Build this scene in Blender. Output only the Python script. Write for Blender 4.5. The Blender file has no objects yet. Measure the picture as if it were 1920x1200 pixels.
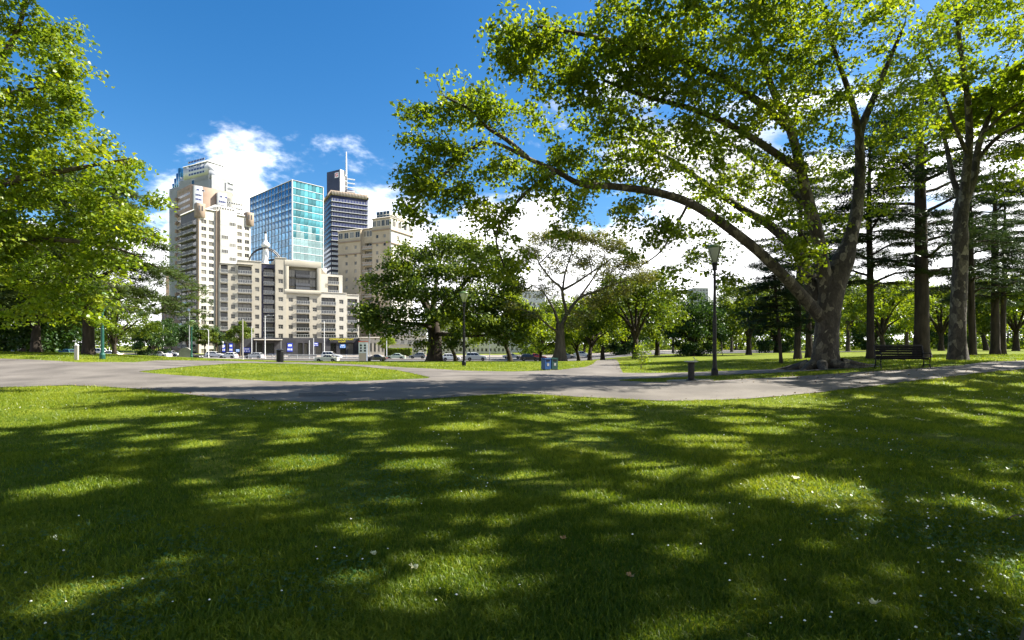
import bpy, math, random
import numpy as np
from mathutils import Vector, Matrix
from mathutils.geometry import delaunay_2d_cdt

R = math.radians
SC = bpy.context.scene
COL = SC.collection

# ------------------------------------------------------------------ camera, sky, sun, exposure
EYE = 1.6            # camera height
HZ = 648.0           # horizon row of the 1920x1200 photograph
F = 1000.0           # focal length in those pixels
cam_d = bpy.data.cameras.new('camera')
cam = bpy.data.objects.new('camera', cam_d)
COL.objects.link(cam)
cam.location = (0, 0, EYE)
cam.rotation_euler = (R(90), 0, 0)
cam_d.sensor_fit = 'HORIZONTAL'
cam_d.sensor_width = 36.0
cam_d.lens = 36.0 * F / 1920.0
cam_d.shift_y = (HZ - 600.0) / 1920.0
cam_d.clip_start = 0.05
cam_d.clip_end = 9000
SC.camera = cam

SUN_AZ, SUN_EL = 77.0, 46.0        # degrees clockwise from the view direction, and above the horizon
sv = Vector((math.sin(R(SUN_AZ)) * math.cos(R(SUN_EL)), math.cos(R(SUN_AZ)) * math.cos(R(SUN_EL)), math.sin(R(SUN_EL))))
sun_d = bpy.data.lights.new('sun', 'SUN')
sun_d.energy = 4.5
sun_d.angle = R(0.5)
sun_d.color = (1.0, 0.945, 0.84)
sun = bpy.data.objects.new('sun', sun_d)
COL.objects.link(sun)
sun.rotation_euler = (-sv).to_track_quat('-Z', 'Y').to_euler()

W = bpy.data.worlds.new('World')
SC.world = W
W.use_nodes = True
def world_nodes():
    nt = W.node_tree
    nt.nodes.clear()
    N, L = nt.nodes.new, nt.links.new
    out = N('ShaderNodeOutputWorld')
    sky = N('ShaderNodeTexSky')
    sky.sky_type = 'NISHITA'
    sky.sun_disc = False
    sky.sun_elevation = R(SUN_EL)
    sky.sun_rotation = R(SUN_AZ)
    sky.air_density = 1.0
    sky.dust_density = 0.6
    sky.ozone_density = 3.0
    bg = N('ShaderNodeBackground')
    bg.inputs['Strength'].default_value = 0.050
    hsv = N('ShaderNodeHueSaturation')
    hsv.inputs['Saturation'].default_value = 1.36
    L(sky.outputs[0], hsv.inputs['Color'])
    L(hsv.outputs[0], bg.inputs['Color'])
    tc = N('ShaderNodeTexCoord')
    sep = N('ShaderNodeSeparateXYZ')
    L(tc.outputs['Generated'], sep.inputs[0])
    def math_(op, a, b=None, c=None, clamp=False):
        n = N('ShaderNodeMath'); n.operation = op; n.use_clamp = clamp
        for i, v in enumerate((a, b, c)):
            if v is None: continue
            if isinstance(v, (int, float)): n.inputs[i].default_value = v
            else: L(v, n.inputs[i])
        return n.outputs[0]
    z = math_('MAXIMUM', sep.outputs[2], 0.0)
    den = math_('ADD', z, 0.22)
    px = math_('DIVIDE', sep.outputs[0], den)
    py = math_('DIVIDE', sep.outputs[1], den)
    cmb = N('ShaderNodeCombineXYZ')
    L(px, cmb.inputs[0]); L(py, cmb.inputs[1]); cmb.inputs[2].default_value = 17.9
    n1 = N('ShaderNodeTexNoise')
    n1.inputs['Scale'].default_value = 1.5
    n1.inputs['Detail'].default_value = 9
    n1.inputs['Roughness'].default_value = 0.58
    n1.inputs['Distortion'].default_value = 0.15
    L(cmb.outputs[0], n1.inputs['Vector'])
    n2 = N('ShaderNodeTexNoise')
    n2.inputs['Scale'].default_value = 3.1
    n2.inputs['Detail'].default_value = 6
    L(cmb.outputs[0], n2.inputs['Vector'])
    # more cloud low down, as any cumulus field shows; somewhat more on the sunny side
    low = math_('SUBTRACT', 1.0, math_('DIVIDE', z, 0.52), clamp=True)
    low = math_('POWER', low, 1.25)
    bias = math_('MULTIPLY_ADD', low, 0.68, -0.20)
    side = math_('MULTIPLY', sep.outputs[0], 0.14)
    dens = math_('ADD', math_('ADD', n1.outputs['Fac'], bias), side)
    mr = N('ShaderNodeMapRange'); mr.interpolation_type = 'SMOOTHSTEP'
    L(dens, mr.inputs[0])
    mr.inputs[1].default_value = 0.50; mr.inputs[2].default_value = 0.62
    cl = N('ShaderNodeMapRange')
    L(n2.outputs['Fac'], cl.inputs[0])
    cl.inputs[1].default_value = 0.34; cl.inputs[2].default_value = 0.6
    cl.inputs[3].default_value = 0.42; cl.inputs[4].default_value = 1.15
    mixc = N('ShaderNodeCombineColor')
    L(math_('MULTIPLY', cl.outputs[0], 0.985), mixc.inputs[0])
    L(math_('MULTIPLY', cl.outputs[0], 0.985), mixc.inputs[1])
    L(cl.outputs[0], mixc.inputs[2])
    bg2 = N('ShaderNodeBackground')
    bg2.inputs['Strength'].default_value = 0.72
    L(mixc.outputs[0], bg2.inputs['Color'])
    mx = N('ShaderNodeMixShader')
    L(mr.outputs[0], mx.inputs[0])
    L(bg.outputs[0], mx.inputs[1]); L(bg2.outputs[0], mx.inputs[2])
    L(mx.outputs[0], out.inputs['Surface'])
world_nodes()
vs = SC.view_settings
vs.view_transform = 'Standard'
vs.look = 'None'
vs.exposure = 1.92
vs.gamma = 1.0
vs.use_curve_mapping = False
cy = SC.cycles
cy.max_bounces = 7
cy.diffuse_bounces = 4
cy.glossy_bounces = 3
cy.transmission_bounces = 4
cy.transparent_max_bounces = 4
cy.sample_clamp_indirect = 6.0
cy.use_denoising = True
cy.caustics_reflective = False
cy.caustics_refractive = False

# ------------------------------------------------------------------ helpers: terrain and pixels
def ss(a, b, x):
    t = np.clip((np.asarray(x, float) - a) / (b - a), 0, 1)
    return t * t * (3 - 2 * t)

def terr(x, y):
    x = np.asarray(x, float); y = np.asarray(y, float)
    yy = np.maximum(y, 1.0)
    u = x / yy
    right = 0.75 * ss(.2, .9, u) * ss(14, 26, y) * (1 - .4 * ss(60, 150, y))
    left = 1.0 * ss(.35, .95, -u) * ss(20, 40, y) * (1 - .6 * ss(60, 95, y))
    drop = -1.6 * ss(52, 98, y) * (1 - ss(.05, .3, u)) * (1 - .5 * ss(.5, .95, -u))
    und = .035 * np.sin(x * .55 + 1.3) * np.sin(y * .47 + .4) * (1 - ss(40, 60, y))
    return right + left + drop + und

def tz(x, y): return float(terr(x, y))

def at(px, py, Y):
    return Vector(((px - 960) / F * Y, Y, EYE - (py - HZ) / F * Y))

def on(px, Y):
    x = (px - 960) / F * Y
    return Vector((x, Y, tz(x, Y)))

def ground(px, py):
    """world point of the ground seen at a pixel of the photograph"""
    u = (px - 960) / F; v = (py - HZ) / F
    Ys = np.concatenate([np.arange(2.0, 60, .05), np.arange(60, 190, .25)])
    d = terr(u * Ys, Ys) - (EYE - v * Ys)
    k = np.argmax(d > 0)
    if d[k] <= 0: k = len(Ys) - 1
    Y = Ys[k]
    return (u * Y, Y)

# ------------------------------------------------------------------ helpers: meshes
def mesh_np(name, V, Fc, mat=None, attrs=None, smooth=False):
    """V (n,3); Fc (m,k) or list of such arrays"""
    me = bpy.data.meshes.new(name)
    V = np.ascontiguousarray(V, dtype=np.float32)
    if not isinstance(Fc, (list, tuple)): Fc = [Fc]
    Fc = [np.asarray(f, dtype=np.int32) for f in Fc if len(f)]
    me.vertices.add(len(V))
    me.vertices.foreach_set('co', V.ravel())
    nl = sum(f.size for f in Fc); npol = sum(len(f) for f in Fc)
    me.loops.add(nl); me.polygons.add(npol)
    li = np.concatenate([f.ravel() for f in Fc])
    tot = np.concatenate([np.full(len(f), f.shape[1], np.int32) for f in Fc])
    st = np.concatenate([[0], np.cumsum(tot)[:-1]]).astype(np.int32)
    me.loops.foreach_set('vertex_index', li)
    me.polygons.foreach_set('loop_start', st)
    me.polygons.foreach_set('loop_total', tot)
    if smooth: me.polygons.foreach_set('use_smooth', np.ones(npol, bool))
    me.update(calc_edges=True)
    if attrs:
        for k, v in attrs.items():
            a = me.attributes.new(k, 'FLOAT', 'POINT')
            a.data.foreach_set('value', np.ascontiguousarray(v, np.float32))
    if mat: me.materials.append(mat)
    return me

def link(name, me, parent=None, loc=(0, 0, 0), rz=0.0):
    o = bpy.data.objects.new(name, me)
    COL.objects.link(o)
    if parent is not None: o.parent = parent
    o.location = loc
    if rz: o.rotation_euler = (0, 0, rz)
    return o

def tag(o, label=None, cat=None, group=None, kind=None):
    if label: o['label'] = label
    if cat: o['category'] = cat
    if group: o['group'] = group
    if kind: o['kind'] = kind
    return o

def empty(name, loc, rz=0.0, label=None, cat=None, group=None):
    o = link(name, None, None, loc, rz)
    o.empty_display_size = .2
    return tag(o, label, cat, group)

def copy_tree(o, parent=None):
    c = o.copy(); COL.objects.link(c); c.parent = parent
    for ch in list(o.children): copy_tree(ch, c)
    return c

CUBE_F = [(0, 3, 2, 1), (4, 5, 6, 7), (0, 1, 5, 4), (1, 2, 6, 5), (2, 3, 7, 6), (3, 0, 4, 7)]
_cubes = {}
def cube_mesh(mat):
    if mat.name not in _cubes:
        V = [(0, 0, 0), (1, 0, 0), (1, 1, 0), (0, 1, 0), (0, 0, 1), (1, 0, 1), (1, 1, 1), (0, 1, 1)]
        _cubes[mat.name] = mesh_np('block_' + mat.name, np.array(V), np.array(CUBE_F), mat)
    return _cubes[mat.name]

def box(name, parent, mat, x0, x1, y0, y1, z0, z1):
    o = link(name, cube_mesh(mat), parent, (x0, y0, z0))
    o.scale = (x1 - x0, y1 - y0, z1 - z0)
    return o

class MB:
    """collects boxes, bars, lathes and prisms into one mesh"""
    def __init__(s): s.v = []; s.f = []
    def add(s, V, Fs):
        b = len(s.v); s.v += [tuple(map(float, p)) for p in V]
        s.f += [tuple(int(i) + b for i in f) for f in Fs]
        return s
    def box(s, x0, x1, y0, y1, z0, z1):
        return s.add([(x0, y0, z0), (x1, y0, z0), (x1, y1, z0), (x0, y1, z0), (x0, y0, z1), (x1, y0, z1), (x1, y1, z1), (x0, y1, z1)], CUBE_F)
    def lathe(s, prof, n=16, c=(0, 0), caps=True):
        V = []
        for r, z in prof:
            for k in range(n):
                a = 2 * math.pi * k / n
                V.append((c[0] + r * math.cos(a), c[1] + r * math.sin(a), z))
        Fs = []
        for i in range(len(prof) - 1):
            for k in range(n):
                k2 = (k + 1) % n
                Fs.append((i * n + k, i * n + k2, (i + 1) * n + k2, (i + 1) * n + k))
        if caps:
            Fs.append(tuple(range(n - 1, -1, -1)))
            Fs.append(tuple(range((len(prof) - 1) * n, len(prof) * n)))
        return s.add(V, Fs)
    def tube(s, pts, rad, n=8):
        V, Fc = tube_np(np.array(pts, float), np.full(len(pts), rad) if np.isscalar(rad) else np.array(rad), n)
        s.add(V, Fc)
        m = len(pts)
        b = len(s.v) - m * n
        s.f.append(tuple(b + k for k in range(n - 1, -1, -1)))
        s.f.append(tuple(b + (m - 1) * n + k for k in range(n)))
        return s
    def prism(s, poly, y0, y1):
        """poly of (x,z), extruded along y"""
        n = len(poly)
        V = [(x, y0, z) for x, z in poly] + [(x, y1, z) for x, z in poly]
        Fs = [tuple(range(n)), tuple(range(2 * n - 1, n - 1, -1))]
        for k in range(n):
            k2 = (k + 1) % n
            Fs.append((k2, k, n + k, n + k2))
        return s.add(V, Fs)
    def mesh(s, name, mat, smooth=False):
        me = bpy.data.meshes.new(name)
        me.from_pydata(s.v, [], s.f)
        if smooth:
            me.polygons.foreach_set('use_smooth', [True] * len(me.polygons))
        me.update()
        if mat: me.materials.append(mat)
        return me
    def build(s, name, mat, parent=None, loc=(0, 0, 0), smooth=False):
        return link(name, s.mesh(name, mat, smooth), parent, loc)

def tube_np(P, rad, n, lob=None, seed=0):
    """tube along P (m,3); lob(i)-> per-angle factor array"""
    m = len(P)
    T = np.gradient(P, axis=0)
    T /= np.linalg.norm(T, axis=1)[:, None] + 1e-9
    ref = np.array([0., 0., 1.]) if abs(T[:, 2]).mean() < .75 else np.array([1., 0., 0.])
    A = np.cross(T, ref); A /= np.linalg.norm(A, axis=1)[:, None] + 1e-9
    B = np.cross(T, A)
    th = np.linspace(0, 2 * np.pi, n, endpoint=False)
    rr = rad[:, None] * np.ones((1, n)) if lob is None else rad[:, None] * lob
    V = P[:, None, :] + rr[..., None] * (np.cos(th)[None, :, None] * A[:, None, :] + np.sin(th)[None, :, None] * B[:, None, :])
    i = np.arange(m - 1)[:, None] * n; k = np.arange(n)[None, :]; k2 = (np.arange(n) + 1)[None, :] % n
    Fc = np.stack([i + k, i + k2, i + n + k2, i + n + k], -1).reshape(-1, 4)
    return V.reshape(-1, 3), Fc

def smooth_path(P, per=5):
    """Catmull-Rom through rows of P (any width)"""
    P = np.array(P, float)
    if len(P) < 3:
        t = np.linspace(0, 1, per + 1)[:, None]
        return P[0] * (1 - t) + P[-1] * t
    Q = np.vstack([2 * P[0] - P[1], P, 2 * P[-1] - P[-2]])
    out = []
    for i in range(1, len(Q) - 2):
        for t in np.linspace(0, 1, per, endpoint=False):
            a, b, c, d = Q[i - 1], Q[i], Q[i + 1], Q[i + 2]
            out.append(.5 * (2 * b + (c - a) * t + (2 * a - 5 * b + 4 * c - d) * t * t + (3 * b - a - 3 * c + d) * t ** 3))
    out.append(P[-1])
    return np.array(out)

def inside(poly, X, Y):
    X = np.asarray(X); Y = np.asarray(Y)
    r = np.zeros(X.shape, bool)
    n = len(poly)
    for i in range(n):
        x1, y1 = poly[i]; x2, y2 = poly[(i + 1) % n]
        c = ((y1 > Y) != (y2 > Y))
        with np.errstate(divide='ignore', invalid='ignore'):
            xi = (x2 - x1) * (Y - y1) / (y2 - y1 + 1e-12) + x1
        r ^= c & (X < xi)
    return r

# ------------------------------------------------------------------ helpers: materials
def new_mat(name):
    m = bpy.data.materials.new(name)
    m.use_nodes = True
    return m, m.node_tree, m.node_tree.nodes.get('Principled BSDF')

def ramp(nt, stops):
    r = nt.nodes.new('ShaderNodeValToRGB')
    e = r.color_ramp.elements
    while len(e) < len(stops): e.new(0.5)
    for k, (p, c) in enumerate(stops):
        e[k].position = p; e[k].color = (*c, 1)
    return r

def noise_mat(name, c1, c2, scale=4.0, rough=.8, bump=0.0, detail=6, metal=0.0, spec=.3, c3=None, stretch=None, obj_rand=0.0, bscale=None):
    m, nt, b = new_mat(name)
    L = nt.links.new
    tc = nt.nodes.new('ShaderNodeTexCoord')
    src = nt.nodes.new('ShaderNodeNewGeometry').outputs['Position']
    vec = src
    if stretch:
        mp = nt.nodes.new('ShaderNodeMapping'); mp.inputs['Scale'].default_value = stretch
        L(src, mp.inputs['Vector']); vec = mp.outputs[0]
    n = nt.nodes.new('ShaderNodeTexNoise')
    n.inputs['Scale'].default_value = scale; n.inputs['Detail'].default_value = detail
    L(vec, n.inputs['Vector'])
    stops = [(.32, c1), (.68, c2)] if c3 is None else [(.3, c1), (.5, c2), (.7, c3)]
    r = ramp(nt, stops)
    L(n.outputs['Fac'], r.inputs['Fac'])
    colr = r.outputs[0]
    if obj_rand:
        oi = nt.nodes.new('ShaderNodeObjectInfo')
        h = nt.nodes.new('ShaderNodeHueSaturation')
        mr = nt.nodes.new('ShaderNodeMapRange')
        L(oi.outputs['Random'], mr.inputs[0])
        mr.inputs[3].default_value = 1 - obj_rand; mr.inputs[4].default_value = 1 + obj_rand
        L(mr.outputs[0], h.inputs['Value']); L(colr, h.inputs['Color'])
        colr = h.outputs[0]
    L(colr, b.inputs['Base Color'])
    b.inputs['Roughness'].default_value = rough
    b.inputs['Metallic'].default_value = metal
    b.inputs['Specular IOR Level'].default_value = spec
    if bump:
        n2 = nt.nodes.new('ShaderNodeTexNoise')
        n2.inputs['Scale'].default_value = bscale or scale * 4; n2.inputs['Detail'].default_value = 5
        L(vec, n2.inputs['Vector'])
        bp = nt.nodes.new('ShaderNodeBump'); bp.inputs['Strength'].default_value = bump
        bp.inputs['Distance'].default_value = .03
        L(n2.outputs['Fac'], bp.inputs['Height']); L(bp.outputs[0], b.inputs['Normal'])
    return m

def flat_mat(name, c, rough=.6, metal=0.0, var=.12, scale=3.0, spec=.4):
    return noise_mat(name, tuple(v * (1 - var) for v in c), tuple(min(1, v * (1 + var)) for v in c), scale, rough, 0, 4, metal, spec)

def leaf_mat(name, dark, mid, light, trans=.5, gloss=.06, tcol=None):
    """leaf colour varies with the per-leaf attribute 'tint'; light passes through the blade"""
    m, nt, b = new_mat(name)
    nt.nodes.remove(b)
    L = nt.links.new
    out = nt.nodes.get('Material Output')
    at_ = nt.nodes.new('ShaderNodeAttribute'); at_.attribute_name = 'tint'
    r = ramp(nt, [(0.0, dark), (.5, mid), (1.0, light)])
    L(at_.outputs['Fac'], r.inputs['Fac'])
    d = nt.nodes.new('ShaderNodeBsdfDiffuse'); L(r.outputs[0], d.inputs['Color'])
    t = nt.nodes.new('ShaderNodeBsdfTranslucent')
    mx0 = nt.nodes.new('ShaderNodeMix'); mx0.data_type = 'RGBA'; mx0.blend_type = 'MULTIPLY'
    mx0.inputs[0].default_value = 1
    tc = tcol or (1.5, 1.35, .45)
    L(r.outputs[0], mx0.inputs[6]); mx0.inputs[7].default_value = (*tc, 1)
    L(mx0.outputs[2], t.inputs['Color'])
    mx = nt.nodes.new('ShaderNodeMixShader'); mx.inputs[0].default_value = trans
    L(d.outputs[0], mx.inputs[1]); L(t.outputs[0], mx.inputs[2])
    g = nt.nodes.new('ShaderNodeBsdfGlossy'); g.inputs['Roughness'].default_value = .38
    g.inputs['Color'].default_value = (.9, .95, .9, 1)
    mx2 = nt.nodes.new('ShaderNodeMixShader'); mx2.inputs[0].default_value = gloss
    L(mx.outputs[0], mx2.inputs[1]); L(g.outputs[0], mx2.inputs[2])
    L(mx2.outputs[0], out.inputs['Surface'])
    return m

def glass_mat(name, c, rough=.06, metal=.0, var=.5, spec=.8):
    m, nt, b = new_mat(name)
    L = nt.links.new
    oi = nt.nodes.new('ShaderNodeObjectInfo')
    r = ramp(nt, [(0, tuple(v * (1 - var) for v in c)), (1, tuple(min(1, v * (1 + var)) for v in c))])
    L(oi.outputs['Random'], r.inputs['Fac'])
    L(r.outputs[0], b.inputs['Base Color'])
    b.inputs['Roughness'].default_value = rough
    b.inputs['Metallic'].default_value = metal
    b.inputs['Specular IOR Level'].default_value = spec
    n = nt.nodes.new('ShaderNodeTexNoise'); n.inputs['Scale'].default_value = .35
    g = nt.nodes.new('ShaderNodeNewGeometry'); L(g.outputs['Position'], n.inputs['Vector'])
    bp = nt.nodes.new('ShaderNodeBump'); bp.inputs['Strength'].default_value = .12; bp.inputs['Distance'].default_value = .05
    L(n.outputs['Fac'], bp.inputs['Height']); L(bp.outputs[0], b.inputs['Normal'])
    return m

def window_mat(name):
    """far window glass: dark room or pale curtain, different from window to window"""
    m, nt, b = new_mat(name)
    L = nt.links.new
    oi = nt.nodes.new('ShaderNodeObjectInfo')
    r = ramp(nt, [(0, (.012, .013, .014)), (.35, (.05, .05, .045)), (.6, (.14, .13, .10)), (.85, (.30, .28, .23)), (1, (.02, .02, .025))])
    L(oi.outputs['Random'], r.inputs['Fac'])
    w = nt.nodes.new('ShaderNodeTexWave'); w.inputs['Scale'].default_value = 1.6; w.inputs['Distortion'].default_value = 2.5
    g = nt.nodes.new('ShaderNodeNewGeometry'); L(g.outputs['Position'], w.inputs['Vector'])
    mx = nt.nodes.new('ShaderNodeMix'); mx.data_type = 'RGBA'; mx.blend_type = 'MULTIPLY'; mx.inputs[0].default_value = .6
    L(r.outputs[0], mx.inputs[6]); L(w.outputs['Color'], mx.inputs[7])
    L(mx.outputs[2], b.inputs['Base Color'])
    b.inputs['Roughness'].default_value = .12
    b.inputs['Specular IOR Level'].default_value = .5
    return m

# ------------------------------------------------------------------ materials
M = {}
def ground_material():
    m, nt, b = new_mat('lawn_turf')
    L = nt.links.new
    pos = nt.nodes.new('ShaderNodeNewGeometry').outputs['Position']
    def nz(s, d=6):
        n = nt.nodes.new('ShaderNodeTexNoise'); n.inputs['Scale'].default_value = s; n.inputs['Detail'].default_value = d
        L(pos, n.inputs['Vector']); return n.outputs['Fac']
    r1 = ramp(nt, [(.3, (.085, .12, .009)), (.5, (.15, .185, .013)), (.72, (.21, .225, .02))])
    L(nz(.35), r1.inputs['Fac'])
    r2 = ramp(nt, [(.25, (.45, .50, .45)), (.6, (1, 1, 1)), (.8, (1.25, 1.2, 1.0))])
    L(nz(9, 8), r2.inputs['Fac'])
    mx = nt.nodes.new('ShaderNodeMix'); mx.data_type = 'RGBA'; mx.blend_type = 'MULTIPLY'; mx.inputs[0].default_value = .8
    L(r1.outputs[0], mx.inputs[6]); L(r2.outputs[0], mx.inputs[7])
    r3 = ramp(nt, [(.3, (.6, .62, .6)), (.7, (1.1, 1.1, 1.0))])
    L(nz(60, 4), r3.inputs['Fac'])
    mx2 = nt.nodes.new('ShaderNodeMix'); mx2.data_type = 'RGBA'; mx2.blend_type = 'MULTIPLY'; mx2.inputs[0].default_value = .8
    L(mx.outputs[2], mx2.inputs[6]); L(r3.outputs[0], mx2.inputs[7])
    L(mx2.outputs[2], b.inputs['Base Color'])
    b.inputs['Roughness'].default_value = .9
    b.inputs['Specular IOR Level'].default_value = .1
    bp = nt.nodes.new('ShaderNodeBump'); bp.inputs['Strength'].default_value = .8; bp.inputs['Distance'].default_value = .05
    L(nz(25, 6), bp.inputs['Height']); L(bp.outputs[0], b.inputs['Normal'])
    return m
M['turf'] = ground_material()

def path_material():
    m, nt, b = new_mat('path_asphalt')
    L = nt.links.new
    pos = nt.nodes.new('ShaderNodeNewGeometry').outputs['Position']
    def nz(s, d=6):
        n = nt.nodes.new('ShaderNodeTexNoise'); n.inputs['Scale'].default_value = s; n.inputs['Detail'].default_value = d
        L(pos, n.inputs['Vector']); return n.outputs['Fac']
    r1 = ramp(nt, [(.3, (.072, .062, .052)), (.5, (.114, .100, .085)), (.7, (.160, .142, .121))])
    L(nz(.45, 7), r1.inputs['Fac'])
    r2 = ramp(nt, [(.3, (.7, .7, .7)), (.7, (1.12, 1.12, 1.12))])
    L(nz(40, 5), r2.inputs['Fac'])
    mx = nt.nodes.new('ShaderNodeMix'); mx.data_type = 'RGBA'; mx.blend_type = 'MULTIPLY'; mx.inputs[0].default_value = .8
    L(r1.outputs[0], mx.inputs[6]); L(r2.outputs[0], mx.inputs[7])
    # fine cracks
    v = nt.nodes.new('ShaderNodeTexVoronoi'); v.feature = 'DISTANCE_TO_EDGE'; v.inputs['Scale'].default_value = .30
    wn = nt.nodes.new('ShaderNodeTexNoise'); wn.inputs['Scale'].default_value = 1.4; L(pos, wn.inputs['Vector'])
    ad = nt.nodes.new('ShaderNodeVectorMath'); ad.operation = 'ADD'
    L(pos, ad.inputs[0]); L(wn.outputs['Color'], ad.inputs[1]); L(ad.outputs[0], v.inputs['Vector'])
    r3 = ramp(nt, [(0, (.45, .45, .45)), (.006, (1, 1, 1))])
    L(v.outputs[0], r3.inputs['Fac'])
    mx2 = nt.nodes.new('ShaderNodeMix'); mx2.data_type = 'RGBA'; mx2.blend_type = 'MULTIPLY'; mx2.inputs[0].default_value = .6
    L(mx.outputs[2], mx2.inputs[6]); L(r3.outputs[0], mx2.inputs[7])
    L(mx2.outputs[2], b.inputs['Base Color'])
    b.inputs['Roughness'].default_value = .85
    bp = nt.nodes.new('ShaderNodeBump'); bp.inputs['Strength'].default_value = .35; bp.inputs['Distance'].default_value = .01
    L(nz(90, 3), bp.inputs['Height']); L(bp.outputs[0], b.inputs['Normal'])
    return m
M['path'] = path_material()
M['road'] = noise_mat('road_asphalt', (.075, .072, .068), (.12, .115, .108), .5, .85, .2, bscale=30)
M['concrete'] = noise_mat('pale_concrete', (.19, .165, .14), (.26, .23, .20), 1.2, .85, .2, bscale=20)
M['kerb'] = noise_mat('kerb_stone', (.22, .21, .19), (.30, .29, .27), 2, .8)
M['line'] = flat_mat('road_paint', (.75, .75, .72), .7)
M['grass'] = leaf_mat('grass_blade', (.048, .098, .010), (.125, .190, .016), (.25, .29, .028), .52, .012, (1.35, 1.25, .5))
M['clover'] = leaf_mat('clover_leaf', (.025, .075, .012), (.04, .105, .018), (.07, .15, .03), .35, .05, (1.3, 1.3, .6))
M['petal'] = flat_mat('white_petal', (.78, .78, .70), .7, var=.08, scale=40)

def bark_plane():
    m, nt, b = new_mat('plane_bark')
    L = nt.links.new
    pos = nt.nodes.new('ShaderNodeNewGeometry').outputs['Position']
    mp = nt.nodes.new('ShaderNodeMapping'); mp.inputs['Scale'].default_value = (1, 1, .55); L(pos, mp.inputs['Vector'])
    wn = nt.nodes.new('ShaderNodeTexNoise'); wn.inputs['Scale'].default_value = 2.2; wn.inputs['Detail'].default_value = 5; L(mp.outputs[0], wn.inputs['Vector'])
    ad = nt.nodes.new('ShaderNodeMix'); ad.data_type = 'RGBA'; ad.blend_type = 'ADD'; ad.inputs[0].default_value = .55
    L(mp.outputs[0], ad.inputs[6]); L(wn.outputs['Color'], ad.inputs[7])
    v = nt.nodes.new('ShaderNodeTexVoronoi'); v.inputs['Scale'].default_value = 4.6; L(ad.outputs[2], v.inputs['Vector'])
    sp = nt.nodes.new('ShaderNodeSeparateColor'); L(v.outputs['Color'], sp.inputs[0])
    r = ramp(nt, [(.1, (.030, .024, .017)), (.45, (.050, .040, .029)), (.68, (.068, .057, .040)), (.86, (.11, .095, .068)), (.98, (.20, .18, .135))])
    L(sp.outputs[0], r.inputs['Fac'])
    n2 = nt.nodes.new('ShaderNodeTexNoise'); n2.inputs['Scale'].default_value = 14; n2.inputs['Detail'].default_value = 8; L(mp.outputs[0], n2.inputs['Vector'])
    r2 = ramp(nt, [(.3, (.45, .45, .42)), (.7, (1.15, 1.12, 1.05))]); L(n2.outputs['Fac'], r2.inputs['Fac'])
    mx = nt.nodes.new('ShaderNodeMix'); mx.data_type = 'RGBA'; mx.blend_type = 'MULTIPLY'; mx.inputs[0].default_value = .9
    L(r.outputs[0], mx.inputs[6]); L(r2.outputs[0], mx.inputs[7]); L(mx.outputs[2], b.inputs['Base Color'])
    b.inputs['Roughness'].default_value = .88
    bp = nt.nodes.new('ShaderNodeBump'); bp.inputs['Strength'].default_value = .9; bp.inputs['Distance'].default_value = .05
    L(n2.outputs['Fac'], bp.inputs['Height'])
    bp2 = nt.nodes.new('ShaderNodeBump'); bp2.inputs['Strength'].default_value = .6; bp2.inputs['Distance'].default_value = .04
    L(v.outputs['Distance'], bp2.inputs['Height']); L(bp.outputs[0], bp2.inputs['Normal']); L(bp2.outputs[0], b.inputs['Normal'])
    return m
M['bark_plane'] = bark_plane()
M['bark_dark'] = noise_mat('dark_bark', (.018, .014, .010), (.055, .042, .030), 5, .92, .8, stretch=(1, 1, .22), bscale=16)
M['bark_pale'] = noise_mat('pale_bark', (.085, .068, .05), (.19, .155, .115), 4, .9, .8, stretch=(1, 1, .25), bscale=14)
M['bark_grey'] = noise_mat('grey_bark', (.045, .036, .026), (.115, .092, .066), 4, .9, .8, stretch=(1, 1, .25), bscale=14)
M['leaf_plane'] = leaf_mat('plane_leaf', (.065, .118, .008), (.140, .205, .014), (.25, .30, .022), .62, .02)
M['leaf_yellow'] = leaf_mat('bright_leaf', (.080, .145, .010), (.160, .235, .016), (.28, .325, .030), .54, .018)
M['leaf_elm'] = leaf_mat('elm_leaf', (.038, .072, .010), (.085, .132, .014), (.165, .205, .025), .5, .018)
M['leaf_dark'] = leaf_mat('dark_leaf', (.018, .045, .012), (.034, .075, .018), (.065, .115, .026), .4, .02)
M['leaf_ochre'] = leaf_mat('ochre_leaf', (.075, .08, .014), (.13, .14, .02), (.17, .21, .03), .45, .04, (1.3, 1.15, .6))
M['needle'] = leaf_mat('cedar_needle', (.014, .030, .012), (.030, .055, .020), (.065, .095, .030), .25, .04, (1.1, 1.1, .6))
M['needle_pale'] = leaf_mat('pale_cedar_needle', (.040, .065, .022), (.075, .11, .035), (.13, .165, .05), .35, .04, (1.2, 1.2, .6))

# ------------------------------------------------------------------ ground: one sheet to the horizon
def make_ground():
    xs = np.concatenate([[-4000, -1500, -700, -400], np.arange(-300, -60, 6.), np.arange(-60, 60, 1.), np.arange(60, 301, 6.), [400, 700, 1500, 4000]])
    ys = np.concatenate([[-400, -150, -60], np.arange(-30, 70, 1.), np.arange(70, 200, 3.), [220, 260, 320, 500, 900, 1800, 4500, 8000]])
    X, Y = np.meshgrid(xs, ys)
    Z = terr(X, Y)
    V = np.stack([X, Y, Z], -1).reshape(-1, 3)
    nx, ny = len(xs), len(ys)
    i = np.arange(ny - 1)[:, None] * nx; k = np.arange(nx - 1)[None, :]
    Fc = np.stack([i + k, i + k + 1, i + nx + k + 1, i + nx + k], -1).reshape(-1, 4)
    o = link('ground', mesh_np('ground', V, Fc, M['turf'], smooth=True))
    tag(o, 'mown green park lawn', None, None, 'structure')
make_ground()

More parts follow.
